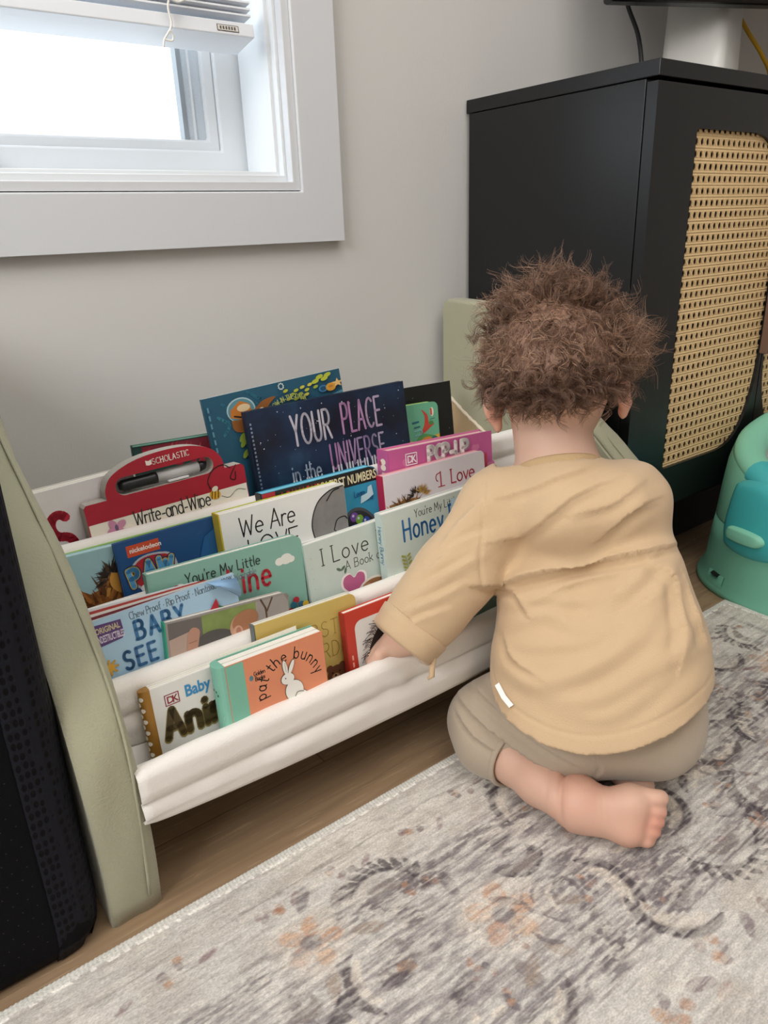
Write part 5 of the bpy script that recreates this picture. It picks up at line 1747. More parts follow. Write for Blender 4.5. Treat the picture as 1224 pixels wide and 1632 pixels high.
b = book('small orange board book with white rabbit and mint green spine', (0.2471, 0.6170, 0.2414), 0.1162, 0.1160, 0.024, '#dd8d68', art_bun, board=True, roll=-1.0, spine='#7fbba6', spine_art=sp_bun, lines=2, back='#7fbba6', cover_t=.0016, bulge=.008)
MB().prism([(.006, .005), (.100, .005), (.098, .121), (.006, .119)], 'y', .0242, .0250, paper).build('loose_page', b)

def art_first(A, w, h):
    A.text('FIRST', .050, h - .041, .0185, .0010, '#a58a3c', sx=.86, track=.14, serif=True)
    A.text('WORDS', .050, h - .068, .0185, .0010, '#a58a3c', sx=.80, track=.10, serif=True)
    brn = '#6f4630'
    A.ell(.096, h - .092, .013, .0115, brn).ell(.087, h - .083, .0045, .0045, brn).ell(.104, h - .083, .0045, .0045, brn)
    A.poly(smoothpts([(.080, h - .128), (.083, h - .108), (.096, h - .100), (.112, h - .108), (.116, h - .128)], 4), brn)
    A.ell(.094, h - .095, .0055, .0045, '#b8906c').ell(.094, h - .093, .0016, .0012, '#21160f')
    A.ell(.090, h - .089, .0010, .0012, '#17100c').ell(.100, h - .089, .0010, .0012, '#17100c')
book('mustard yellow board book with stitched outline letters behind the orange rabbit book', (0.2994, 0.6490, 0.2556), 0.1312, 0.1335, 0.010, '#c9b062', art_first, board=True, rad=.009, roll=-1.7, spine='#5f6a68', back='#e8e4d8', lines=1)

def art_lf(A, w, h):
    A.poly(rrect(.012, -.0, w - .004, h - .014, .010, 5, (0, 0, 1, 1)), '#dcdad6')
    A.ell(.062, h - .072, .036, .048, '#14100f', -12)
    r_ = random.Random(31)
    for k in range(46):
        a = R(100 + 110 * k / 45)
        x, z = .062 + .034 * math.cos(a), h - .072 + .046 * math.sin(a)
        l = .010 + .006 * r_.random()
        b_ = a + r_.uniform(-.7, .7)
        A.line(smoothpts([(x, z), (x + l * .5 * math.cos(b_), z + l * .5 * math.sin(b_)), (x + l * math.cos(b_ + .5), z + l * math.sin(b_ + .5))], 2), .0007, '#1a1413', caps=False)
    A.ell(.072, h - .085, .037, .046, '#a8552c', -14).ell(.078, h - .080, .028, .034, '#bb6536', -14)
    A.ell(.056, h - .104, .003, .003, '#a33a2c')
    A.poly(rrect(.046, h - .0255, .110, h - .0095, .007, 5), '#e9e6e2')
    A.text('Little Faces', .0485, h - .0215, .0115, .0014, ['#3f8fa0', '#5f9f5a', '#7a5ca8', '#c98a3c', '#5f9f5a', '#3f77a8', '#c04a5a', '#7fae4a', '#c98a3c', '#3f8fa0', '#c04a5a', '#5f7fa8'], sx=.72, track=.05)
    A.bold('About Me', .070, h - .043, .0125, '#d9b437', sx=.85, off=.0005)
    A.text('c', .066, h - .058, .010, .0012, '#b8402c', sx=1.2)
    for k in range(7): A.rect(.0014, h - .052 - .009 * k, .0036, h - .058 - .009 * k, '#d99a8c')
book('red framed board book with a brown painted face by the toddler hand', (0.4042, 0.6340, 0.2384), 0.1140, 0.1150, 0.010, '#bf3a2b', art_lf, board=True, roll=-0.1, spine='#a52f25', back='#c9463a')

def art_te(A, w, h):
    for i, x in enumerate((.030, .042, .052, .064, .076)):
        A.poly([(x, .010), (x + .004, h - .040 + .004 * (i % 2)), (x + .008, .010)], '#1f4f4c')
    A.text('the forest', .03, h - .050, .012, .003, '#1f4f4c')
book('pale teal board book behind the toddler sleeve in the front pocket', (0.5500, 0.6380, 0.1985), 0.1072, 0.0725, 0.012, '#a9cfc6', art_te, board=True, rad=.006)

for i_, b_ in enumerate(BOOKS):
    b_['group'] = ('books in the rear pocket of the bookcase', 'books in the second pocket of the bookcase', 'books in the third pocket of the bookcase', 'books in the front pocket of the bookcase')[(i_ >= PK1) + (i_ >= PK2) + (i_ >= PK3)]

# ================================================================== TODDLER (implicit surfaces -> one continuous mesh per body / garment)
class Field:
    def __init__(s, lo, hi, h):
        s.lo, s.h = np.array(lo, float), h
        s.n = np.ceil((np.array(hi) - s.lo) / h).astype(int) + 1
        s.F = np.full(s.n, 0.25, np.float32)

    def _sub(s, lo, hi):
        a = np.clip(np.floor((np.array(lo) - s.lo) / s.h).astype(int), 0, s.n)
        b = np.clip(np.ceil((np.array(hi) - s.lo) / s.h).astype(int) + 1, 0, s.n)
        sl = tuple(slice(int(i), int(j)) for i, j in zip(a, b))
        ax = [s.lo[i] + s.h * np.arange(a[i], b[i]) for i in range(3)]
        P = np.stack(np.meshgrid(*ax, indexing='ij'), -1)
        return sl, P

    @staticmethod
    def smin(a, b, k):
        if k <= 0:
            return np.minimum(a, b)
        hh = np.clip(0.5 + 0.5 * (b - a) / k, 0, 1)
        return b * (1 - hh) + a * hh - k * hh * (1 - hh)

    def cone(s, a, b, ra, rb, k=0.012, sub=False):
        a, b = np.array(a, float), np.array(b, float)
        m = max(ra, rb) + 0.04 + k
        sl, P = s._sub(np.minimum(a, b) - m, np.maximum(a, b) + m)
        ab = b - a
        l2 = max(ab @ ab, 1e-12)
        t = np.clip(((P - a) @ ab) / l2, 0, 1)
        d = np.linalg.norm(P - a - t[..., None] * ab, axis=-1) - (ra + (rb - ra) * t)
        s.F[sl] = -s.smin(-s.F[sl], d, k) if sub else s.smin(s.F[sl], d, k)
        return s

    def chain(s, pts, k=0.012):
        for (a, ra), (b, rb) in zip(pts[:-1], pts[1:]):
            s.cone(a, b, ra, rb, k)
        return s

    def ell(s, c, ax, r, k=0.012, sub=False):
        """ax: 3 unit vectors, r: 3 radii"""
        c = np.array(c, float)
        m = max(r) + 0.04 + k
        sl, P = s._sub(c - m, c + m)
        q = (P - c) @ np.array(ax).T
        r = np.array(r)
        k0 = np.linalg.norm(q / r, axis=-1)
        k1 = np.linalg.norm(q / (r * r), axis=-1) + 1e-9
        d = k0 * (k0 - 1) / k1
        s.F[sl] = -s.smin(-s.F[sl], d, k) if sub else s.smin(s.F[sl], d, k)
        return s

    def cut(s, fn):
        """keep only where fn(P) < 0 (a signed distance)"""
        ax = [s.lo[i] + s.h * np.arange(s.n[i]) for i in range(3)]
        P = np.stack(np.meshgrid(*ax, indexing='ij'), -1)
        s.F = np.maximum(s.F, fn(P).astype(np.float32))
        return s

    def mesh(s, smooth=3):
        F, h = s.F, s.h
        I = F < 0
        c = np.zeros(s.n - 1, np.int8)
        off = [(i, j, k) for i in (0, 1) for j in (0, 1) for k in (0, 1)]
        for o_ in off:
            c += I[o_[0]:o_[0] + s.n[0] - 1, o_[1]:o_[1] + s.n[1] - 1, o_[2]:o_[2] + s.n[2] - 1]
        act = np.argwhere((c > 0) & (c < 8))
        vid = np.full(s.n - 1, -1, np.int32)
        vid[tuple(act.T)] = np.arange(len(act))
        cv = np.stack([F[act[:, 0] + o_[0], act[:, 1] + o_[1], act[:, 2] + o_[2]] for o_ in off], 1)
        acc = np.zeros((len(act), 3)); cnt = np.zeros(len(act))
        for i in range(8):
            for j in range(i + 1, 8):
                d = np.array(off[j]) - np.array(off[i])
                if np.abs(d).sum() != 1: continue
                a, b = cv[:, i], cv[:, j]
                m = (a < 0) != (b < 0)
                t = np.where(m, a / np.where(m, a - b, 1), 0)
                p = np.array(off[i]) + t[:, None] * d
                acc[m] += p[m]; cnt[m] += 1
        V_ = (act + acc / cnt[:, None]) * h + s.lo
        Q = []
        for ax in range(3):
            sl0 = [slice(None)] * 3; sl1 = [slice(None)] * 3
            sl0[ax] = slice(0, -1); sl1[ax] = slice(1, None)
            a, b = I[tuple(sl0)], I[tuple(sl1)]
            e = np.argwhere(a != b)
            u, v = (ax + 1) % 3, (ax + 2) % 3
            ok = (e[:, u] > 0) & (e[:, v] > 0) & (e[:, u] < s.n[u] - 1) & (e[:, v] < s.n[v] - 1)
            e = e[ok]
            flip = b[tuple(e.T)]
            ids = []
            for du, dv in ((-1, -1), (0, -1), (0, 0), (-1, 0)):
                q = e.copy(); q[:, u] += du; q[:, v] += dv
                ids.append(vid[tuple(q.T)])
            ids = np.stack(ids, 1)
            ids[flip] = ids[flip][:, ::-1]
            Q.append(ids)
        Q = np.concatenate(Q)
        for _ in range(smooth):
            V_ = lap(V_, Q, 0.5)
        return V_, Q


def lap(V_, Q, f):
    acc = np.zeros_like(V_); cnt = np.zeros(len(V_))
    for i, j in ((0, 1), (1, 2), (2, 3), (3, 0)):
        np.add.at(acc, Q[:, i], V_[Q[:, j]]); np.add.at(cnt, Q[:, i], 1)
        np.add.at(acc, Q[:, j], V_[Q[:, i]]); np.add.at(cnt, Q[:, j], 1)
    return V_ * (1 - f) + f * acc / np.maximum(cnt, 1)[:, None]


def vnormals(V_, Q):
    n = np.cross(V_[Q[:, 2]] - V_[Q[:, 0]], V_[Q[:, 3]] - V_[Q[:, 1]])
    out = np.zeros_like(V_)
    for i in range(4):
        np.add.at(out, Q[:, i], n)
    return out / (np.linalg.norm(out, axis=1)[:, None] + 1e-12)


def A3(*p):
    return np.array(p, float)

# trunk frame: lat = the child's right, tup = up along the back, bk = out of the back
TO = A3(.655, .49, .23)
bk = A3(-.7123, -.5329, .4568); lat = A3(.599, -.8007, 0); tup = A3(.3657, .2736, .8896)
def T_(a, b, c):
    return TO + lat * a + tup * b + bk * c

ORIGIN = A3(.64, .46, 0)
kid = empty('person', (ORIGIN[0], ORIGIN[1], .004), 'toddler kneeling barefoot on the rug in tan long sleeved top and taupe trousers', 'person')

def kid_mesh(name, V_, Q, m, parent=kid):
    return np_mesh(name, V_ - ORIGIN, Q, m, parent)

# key joints
HC = A3(.697, .590, .478)                       # skull centre
hl = A3(.66, -.73, .13); hl /= np.linalg.norm(hl)
hf = A3(.70, .62, -.40); hf -= hl * (hf @ hl); hf /= np.linalg.norm(hf)
hu = np.cross(hl, hf)
HAX = (hl, hf, hu)
def H_(a, b, c):
    return HC + hl * a + hf * b + hu * c
Ls, Le, Lw = A3(.613, .594, .322), A3(.537, .597, .252), A3(.476, .598, .200)
Rs, Re, Rw = A3(.698, .480, .335), A3(.790, .545, .262), A3(.735, .600, .205)
Lh, Lk, La = A3(.612, .500, .100), A3(.565, .560, .051), A3(.545, .425, .037)
Rh, Rk, Ra = A3(.680, .430, .108), A3(.752, .535, .056), A3(.672, .432, .034)

TORSO = [(T_(-.062, .080, -.035), .056, T_(-.040, -.005, -.010), .060), (T_(.036, .096, -.035), .054, T_(.046, .012, -.010), .062),
         (T_(-.040, -.005, -.010), .060, T_(-.020, -.090, -.004), .066), (T_(.046, .012, -.010), .062, T_(.058, -.070, -.004), .070)]

def fingers(fd, wrist, palm_end, fdir, side, palm_n, sc=1.0):
    """palm + five separate bent fingers; fdir along the hand, side towards the thumb, palm_n out of the palm"""
    fdir, side, palm_n = [v / np.linalg.norm(v) for v in (fdir, side, palm_n)]
    L_ = .034 * sc
    for q in (-.5, 0, .5):
        fd.cone(wrist + side * .010 * q, wrist + fdir * L_ + side * .021 * q * sc, .0125 * sc, .0095 * sc, .008)
    for i, (q, ln) in enumerate(((.72, .027), (.25, .031), (-.22, .029), (-.68, .022))):
        b0 = wrist + fdir * (L_ + .002) + side * .021 * q * sc
        p1 = b0 + (fdir * .85 + palm_n * .45 + side * .10 * q) * ln * .42 * sc
        p2 = p1 + (fdir * .45 + palm_n * .90) * ln * .34 * sc
        p3 = p2 + (fdir * .05 + palm_n * 1.0) * ln * .28 * sc
        fd.chain([(b0, .0066 * sc), (p1, .0062 * sc), (p2, .0057 * sc), (p3, .0050 * sc)], .003)
    t0 = wrist + fdir * .010 * sc + side * .012 * sc
    t1 = t0 + (side * .8 + fdir * .6 + palm_n * .3) * .016 * sc
    t2 = t1 + (fdir * .75 + side * .2 + palm_n * .6) * .014 * sc
    fd.chain([(t0, .0085 * sc), (t1, .0072 * sc), (t2, .0060 * sc)], .004)

# ---------------------------------------------------------------- body (skin): one continuous surface
fb = Field((.38, .27, -.004), (.86, .76, .62), .0027)
for a, ra, b, rb in TORSO:
    fb.cone(a, b, ra - .007, rb - .007, .025)
fb.chain([(Ls, .036), (Le, .031), (Lw, .023), (A3(.462, .609, .187), .0190)], .012)
fb.chain([(Rs, .036), (Re, .031), (Rw, .022)], .012)
fingers(fb, A3(.462, .612, .185), None, A3(-.42, .62, -.55), A3(-.62, -.55, .35), A3(-.15, .25, -.95))
fingers(fb, Rw, None, A3(-.55, .70, -.25), A3(-.5, -.6, .3), A3(-.2, .2, -.9))
fb.cone(Lh, Lk, .052, .042, .02).chain([(Lk, .038), (A3(.551, .500, .040), .0305), (A3(.547, .455, .037), .0270), (La, .0225)], .012)
fb.cone(Rh, Rk, .054, .042, .02).chain([(Rk, .040), (Ra, .027)], .012)
# left foot, sole turned up towards the viewer
fwd = A3(.040, -.068, -.004); fwd /= np.linalg.norm(fwd)
sup = A3(.30, .22, .90)
sup -= fwd * (sup @ fwd); sup /= np.linalg.norm(sup)
FH, FB = A3(.553, .404, .034), A3(.583, .357, .035)
fb.chain([(La, .0225), (FH, .0225)], .008)
fb.ell(FH + sup * .0035 - fwd * .001, (fwd, sup, np.cross(fwd, sup)), (.0300, .0310, .0280), .003)
fb.cone(FH + sup * .002 + fwd * .012, FB + sup * .013 - fwd * .006, .0205, .0185, .010).cone(FH - sup * .006, FB - sup * .012 - fwd * .004, .0215, .0180, .012)
fb.cone(FB + sup * .015, FB - sup * .015, .0185, .0165, .012)
for q, r_, ln in ((.027, .0088, .017), (.013, .0076, .019), (.001, .0070, .019), (-.011, .0068, .017), (-.022, .0066, .013)):
    b0 = FB + sup * q + fwd * .010
    t1 = b0 + fwd * ln * .7
    fb.chain([(b0, r_), (t1, r_ * .95), (t1 + fwd * ln * .25 - np.cross(fwd, sup) * .004, r_ * 1.02)], .0035)
# right foot tucked under the seat
fb.chain([(Ra, .026), (A3(.652, .410, .028), .022), (A3(.642, .388, .024), .018)], .012)
# neck, skull, face
fb.cone(A3(.683, .582, .420), A3(.668, .548, .352), .0455, .050, .022)
fb.cone(A3(.668, .548, .352), Ls + (A3(.668, .548, .352) - Ls) * .35, .040, .034, .02).cone(A3(.668, .548, .352), Rs + (A3(.668, .548, .352) - Rs) * .35, .040, .034, .02)
fb.ell(HC, HAX, (.0690, .0840, .0790), .012)
fb.ell(H_(0, -.022, .008), HAX, (.0665, .066, .068), .012)
fb.ell(H_(0, .040, -.042), HAX, (.050, .046, .044), .02)
fb.ell(H_(0, .048, -.070), HAX, (.026, .022, .018), .02)
for sg in (-1, 1):
    fb.ell(H_(sg * .028, .066, -.046), HAX, (.021, .018, .019), .012)        # cheek
    fb.ell(H_(sg * .026, .0795, -.016), HAX, (.0125, .008, .008), .006, sub=True)   # eye socket
    # ear: rim, hollow, lobe
    fb.ell(H_(sg * .0765, -.002, -.034), (hl * .90 + hf * (-.44 * sg) * sg, hf * .90 + hl * .1, hu), (.0075, .0155, .0245), .006)
    fb.ell(H_(sg * .0790, -.006, -.026), (hl, hf, hu), (.0050, .0130, .0180), .004)
    fb.ell(H_(sg * .0840, .004, -.030), (hl, hf, hu), (.0055, .0085, .0140), .004, sub=True)
    fb.ell(H_(sg * .0735, .003, -.058), (hl, hf, hu), (.0058, .0080, .0090), .005)
    fb.ell(H_(sg * .0055, .0955, -.043), HAX, (.0055, .006, .005), .005)
fb.cone(H_(0, .083, -.020), H_(0, .0975, -.041), .0055, .0070, .010)
fb.ell(H_(0, .0885, -.061), HAX, (.0135, .0058, .0042), .004).ell(H_(0, .0865, -.069), HAX, (.0115, .006, .0045), .004)
fb.ell(H_(0, .0945, -.0648), HAX, (.0135, .0050, .0012), .002, sub=True)
bV, bQ = fb.mesh(2)
bN = vnormals(bV, bQ)
def crease(c, n, reach, depth, wid):
    """skin crease: a shallow groove where the plane (c, n) meets the surface"""
    global bV
    n = n / np.linalg.norm(n)
    r_ = bV - c
    d = r_ @ n
    k = np.clip(1 - np.linalg.norm(r_, axis=1) / reach, 0, 1) ** .5
    bV = bV - bN * (depth * k * np.exp(-(d / wid) ** 2))[:, None]
ax_ = FH - La; ax_ /= np.linalg.norm(ax_)
crease(La + ax_ * .004 + sup * .012, ax_ + sup * .35, .045, .0042, .0026)
crease(La - ax_ * .012 + sup * .010, ax_ + sup * .2, .036, .0020, .0022)
crease(A3(.668, .548, .352) + bk * .045, A3(.16, .30, .94), .06, .0012, .0025)
for q in (.020, .026, .033):
    crease(FH + fwd * q + sup * .010, fwd + sup * .25, .030, .0007, .0014)

g = G('toddler_skin')
at_ = g.n('VertexColor'); at_.layer_name = 'tone'
g.l(at_.outputs[0], g.b.inputs['Base Color'])
g.b.inputs['Roughness'].default_value = 0.55
g.b.inputs['Subsurface Weight'].default_value = 0.12
g.b.inputs['Subsurface Radius'].default_value = (0.010, 0.004, 0.002)
g.b.inputs['Subsurface Scale'].default_value = 0.6
tc = g.n('TexCoord'); nz = g.n('TexNoise'); nz.inputs['Scale'].default_value = 260
g.l(tc.outputs['Object'], nz.inputs['Vector'])
g.bump(nz.outputs['Fac'], 0.06, 0.001)
body = kid_mesh('body', bV, bQ, g.m)
tone = np.ones((len(bV), 3)) * np.array(lin('#d8b29d'))
def tint(center, rad, c, k):
    global tone
    d = np.linalg.norm(bV - center, axis=1)
    m = (np.exp(-(d / rad) ** 2) * k)[:, None]
    tone = tone * (1 - m) + np.array(lin(c)) * m
tint(FH + sup * .008, .026, '#d98d78', .75)
tint(FB - sup * .01, .026, '#dd9f88', .6)
tint(FB + fwd * .03, .022, '#d98f7a', .7)
tint(A3(.549, .455, .05), .03, '#d8a692', .5)
for sg in (-1, 1):
    tint(H_(sg * .078, 0, -.040), .030, '#dd917c', .6)
    tint(H_(sg * .03, .08, -.045), .022, '#dd957f', .6)
tint(H_(0, .092, -.064), .013, '#b9655c', .9)
q = (bV - HC)
a_, b_, c_ = q @ hl, q @ hf, q @ hu
scalp = np.clip((c_ + .042) / .014, 0, 1) * np.clip((.038 + .45 * c_ - b_) / .02, 0, 1) * (np.linalg.norm(q, axis=1) < .125) * (np.abs(a_) < .0722)
scalp_m = (scalp * .75)[:, None]
tone = tone * (1 - scalp_m) + np.array(lin('#8f6b58')) * scalp_m
vcol(body, 'tone', tone)
# eyes
em, im_ = mat('eye_white', '#e9e4de', .2), mat('brown_iris', '#3a2519', .15)
for sg in (-1, 1):
    V0, Q0 = None, None
    c = H_(sg * .026, .0705, -.016)
    mb = MB()
    rings = []
    for k in range(9):
        th = PI * k / 8
        rings.append([tuple(c - ORIGIN + (hl * math.cos(2 * PI * j / 14) * math.sin(th) + hu * math.sin(2 * PI * j / 14) * math.sin(th) + hf * math.cos(th)) * .0085) for j in range(14)])
    mb.loft(rings[2:], em, (False, False)); mb.loft(rings[:3], im_, (False, False))
    mb.build('eye', body, True)

# ---------------------------------------------------------------- trousers
ft = Field((.46, .27, -.004), (.86, .68, .22), .0030)
ft.cone(A3(.607, .485, .118), A3(.672, .415, .122), .066, .067, .02)
ft.cone(A3(.612, .452, .086), A3(.664, .396, .092), .060, .061, .025)
ft.cone(T_(-.02, -.06, -.01), T_(.05, -.05, -.01), .055, .058, .03)
ft.cone(Lh, Lk, .063, .0500, .02)
ft.cone(A3(.603, .474, .084), A3(.572, .548, .056), .063, .0500, .025)
ft.cone(Rh, Rk, .066, .053, .02).chain([(Rk, .050), (A3(.712, .462, .040), .038)], .012)
fl_ = Field((.46, .27, -.004), (.86, .68, .22), .0030)
fl_.chain([(Lk, .050), (A3(.549, .540, .044), .0435), (A3(.550, .500, .040), .0365)], .012)
fl_.cut(lambda P: .503 - P[..., 1])
ft.F = Field.smin(ft.F, fl_.F, .008)
tV, tQ = ft.mesh(3)
tN = vnormals(tV, tQ)

def folds(V_, N, lines, to2d, facing, gain=1.0):
    """raised or sunken creases along polylines given in a 2D chart of the garment"""
    uv = to2d(V_)
    w0 = np.clip((N @ facing + .05) / .45, 0, 1)
    out = np.zeros(len(V_))
    for ln_ in lines:
        pts, amp, wid = ln_[:3]
        sharp = ln_[3] if len(ln_) > 3 else .9
        amp = amp * gain
        P = np.array(smoothpts(pts, 8))
        best = np.full(len(V_), 9.); t_at = np.zeros(len(V_)); side = np.zeros(len(V_))
        n = len(P) - 1
        for i in range(n):
            a, b = P[i], P[i + 1]
            ab = b - a
            t = np.clip(((uv - a) @ ab) / (ab @ ab + 1e-12), 0, 1)
            r_ = uv - a - t[:, None] * ab
            d = np.linalg.norm(r_, axis=1)
            m = d < best
            best[m] = d[m]; t_at[m] = (i + t[m]) / n
            side[m] = np.sign(ab[0] * r_[m, 1] - ab[1] * r_[m, 0])
        taper = np.sin(PI * np.clip(t_at * .9 + .05, 0, 1)) ** .6
        x_ = best / wid
        # a soft ridge with a sharper valley on its right-hand side
        prof = np.exp(-(x_ * 1.0) ** 2) * (np.where(side >= 0, 1.0, 0.15) if sharp > .5 else 1.0) - (sharp * np.exp(-((x_ - .75) / .55) ** 2) * (side < 0) if sharp > .5 else sharp * np.exp(-((x_ - 1.5) / .8) ** 2) * (side < 0))
        out += amp * prof * taper
    return V_ + N * (out * w0)[:, None]

trunk2d = lambda V_: np.stack([(V_ - TO) @ lat, (V_ - TO) @ tup], 1)
tfold = [([(-.140, -.120), (-.100, -.140), (-.055, -.165), (.0, -.190)], .0030, .006), ([(-.150, -.140), (-.110, -.165), (-.060, -.188), (-.02, -.205)], .0035, .006),
         ([(-.145, -.160), (-.120, -.180), (-.085, -.196)], .0028, .005), ([(-.11, -.115), (-.07, -.13), (-.04, -.15)], .002, .008), ([(.02, -.178), (.03, -.19), (.025, -.205)], .0014, .0045), ([(.05, -.17), (.09, -.14), (.12, -.11)], .002, .010)]
tV = folds(tV, tN, tfold, trunk2d, bk, 1.5)
taupe = mat('taupe_jersey', '#b3a491', .95, bump=.30, bscale=700, var=.05, vscale=12, sheen=.25)
trous = kid_mesh('trousers', tV, tQ, taupe)
# cuff of the left leg
mb = MB()
rings = []
for k in range(25):
    a = 2 * PI * k / 24
    for_ = []
    ex, ez = A3(1, 0, 0), A3(0, 0, 1)
    rad = .0372
    c = A3(.550, .503, .0405) + (ex * math.cos(a) + ez * math.sin(a)) * rad
    rings.append([tuple(c - ORIGIN + ((ex * math.cos(a) + ez * math.sin(a)) * math.cos(b) + A3(0, 1, 0) * math.sin(b) * 1.7) * .0026) for b in (2 * PI * j / 8 for j in range(8))])
mb.loft(rings, taupe, (False, False)).build('trouser_cuff', trous, True)

# ---------------------------------------------------------------- top
fs = Field((.40, .27, .02), (.88, .72, .43), .0028)
for a, ra, b, rb in TORSO:
    fs.cone(a, b, ra, rb + .001, .028)
fs.cone(T_(-.040, -.085, .000), T_(-.032, -.190, .006), .066, .074, .03)
fs.cone(T_(.064, -.055, .000), T_(.070, -.165, .004), .074, .084, .03)
fs.cone(T_(.010, -.085, .004), T_(.012, -.190, .010), .070, .078, .03)
fs.cone(T_(-.07, .10, -.04), T_(.03, .125, -.04), .044, .042, .03)
fs.cone(A3(.671, .555, .368) - A3(.30, .44, .85) * .003, A3(.655, .528, .325), .0535, .064, .02)
fs.chain([(A3(.625, .588, .328), .050), (Ls, .0465), (Le, .0455), (A3(.500, .598, .222), .0420), (A3(.452, .600, .184), .0385)], .020)
fs.chain([(A3(.690, .490, .335), .048), (A3(.722, .492, .330), .046), (Re, .043), (Rw, .034)], .020)
ds = A3(.108, .426, .90); ds /= np.linalg.norm(ds)
HB = A3(.562, .398, .110)
AXP = A3(.640, .452, .13)
bkp = bk - ds * (bk @ ds); bkp /= np.linalg.norm(bkp)
def hem_h(P):
    r_ = P - AXP
    r_ = r_ - (r_ @ ds)[..., None] * ds
    l_ = np.linalg.norm(r_, axis=-1) + 1e-9
    ct = (r_ @ bkp) / l_
    rt = (r_ @ lat) / l_
    return (P - HB) @ ds - (.080 - .030 * rt) * np.minimum(1.1, 1 - ct)
arm_a = A3(.4585, .6005, .1885); arm_d = (A3(.4585, .6005, .1885) - Le); arm_d /= np.linalg.norm(arm_d)
fs.cut(lambda P: -hem_h(P))
fs.cut(lambda P: np.where(np.linalg.norm(P - arm_a, axis=-1) < .08, (P - arm_a) @ arm_d, -1.))
rd = Rw - Re; rd /= np.linalg.norm(rd)
fs.cut(lambda P: np.where(np.linalg.norm(P - Rw, axis=-1) < .06, (P - Rw) @ rd, -1.))
# neckline: cut flat across the neck
nk_c, nk_n = A3(.671, .555, .368), A3(.30, .44, .85); nk_n /= np.linalg.norm(nk_n)
def neck_cut(P):
    r_ = P - nk_c
    hgt = r_ @ nk_n
    rad = np.linalg.norm(r_ - hgt[..., None] * nk_n, axis=-1)
    return np.minimum(hgt + .002, .0535 - rad)
fs.cut(neck_cut)
fs.cut(lambda P: np.where(np.linalg.norm(P - nk_c, axis=-1) < .075, (P - nk_c) @ nk_n - .004, -1.))
sV, sQ = fs.mesh(3)
sN = vnormals(sV, sQ)
sf = [([(-.115, -.001), (-.094, .0036), (-.0525, .018), (.008, .0377), (.060, .0525), (.092, .066)], .0085, .0105),
      ([(-.111, -.005), (-.082, -.006), (-.063, -.029)], .004, .006),
      ([(-.050, -.012), (-.011, .012), (.042, .028)], .0022, .009),
      ([(-.090, -.043), (-.042, -.027), (-.001, -.033), (.043, .013), (.067, .050)], .0050, .0095, .35),
      ([(-.090, -.085), (-.050, -.101), (.0025, -.081), (.052, -.034), (.094, .025)], .0052, .0110, .30),
      ([(-.050, -.112), (.005, -.112), (.049, -.085), (.097, -.022)], .0036, .0100, .30),
      ([(-.105, .050), (-.063, .067), (-.017, .107), (.022, .130)], .0036, .012),
      ([(.013, .066), (.044, .097), (.066, .112)], .0035, .010),
      ([(-.02, .085), (.02, .10), (.05, .128)], .0022, .009),
      ([(.067, .043), (.091, .024), (.100, -.022), (.099, -.062)], .0045, .012),
      ([(.103, .026), (.115, -.014), (.130, -.045)], .0035, .009),
      ([(-.102, .101), (-.053, .119), (.001, .144)], .0022, .008),
      ([(-.128, .095), (-.150, .070), (-.165, .045)], .003, .009), ([(-.118, .060), (-.145, .045), (-.178, .010)], .0022, .008),
      ([(-.125, .030), (-.150, .012), (-.185, -.012)], .003, .008), ([(-.135, .0), (-.165, -.02), (-.195, -.035)], .0028, .007), ([(-.15, -.03), (-.18, -.045), (-.20, -.06)], .0022, .006)]
sf += [([(-.085, -.020), (-.045, -.008), (.0, -.006), (.03, .008)], .0024, .0075, .3), ([(-.070, -.062), (-.030, -.058), (.01, -.045), (.035, -.015)], .0028, .0080, .3),
       ([(-.02, -.128), (.03, -.125), (.075, -.09), (.11, -.05)], .0030, .0085, .3), ([(.05, -.01), (.075, .012), (.09, .045)], .0030, .0070, .3), ([(.07, -.08), (.10, -.045), (.12, -.005)], .0030, .0075, .3),
       ([(-.088, -.06), (-.075, -.08), (-.045, -.095)], .0030, .007), ([(.0, .155), (-.03, .135), (-.07, .125)], .0020, .007, .3)]
sV = folds(sV, sN, sf, trunk2d, bk)
# loose jersey: faint slanting ripples all over the back
ua, ub = ((sV - TO) @ lat), ((sV - TO) @ tup)
rip = np.sin(150 * (ub * .86 - ua * .50) + 2.2 * np.sin(31 * ua + 1.3) + 1.7 * np.sin(24 * ub + .4)) * np.clip(np.sin(19 * ua + 27 * ub + 2.0) * .7 + .35, 0, 1)
sV = sV + sN * (.0013 * rip * np.clip(sN @ bk + .2, 0, 1))[:, None]
# stitched lines: armhole, side, hem (sunken)
def groove(V_, N, d, amp, wid):
    return V_ - N * (amp * np.exp(-(d / wid) ** 2))[:, None]
def pdist(V_, pts):
    uv = trunk2d(V_); best = np.full(len(V_), 9.)
    P = np.array(smoothpts(pts, 8))
    for a, b in zip(P[:-1], P[1:]):
        ab = b - a; t = np.clip(((uv - a) @ ab) / (ab @ ab), 0, 1)
        best = np.minimum(best, np.linalg.norm(uv - a - t[:, None] * ab, axis=1))
    return best
facing = (sN @ bk > 0.0)
sV = groove(sV, sN, np.where(facing, pdist(sV, [(-.124, .118), (-.120, .0706), (-.119, .0267), (-.114, -.001)]), 9), .0018, .0022)
sV = groove(sV, sN, hem_h(sV) - .020, .0012, .0018)
tan_ = mat('tan_cotton_jersey', '#caae8b', .92, bump=.28, bscale=620, var=.05, vscale=9, sheen=.2)
top = kid_mesh('long_sleeved_top', sV, sQ, tan_)
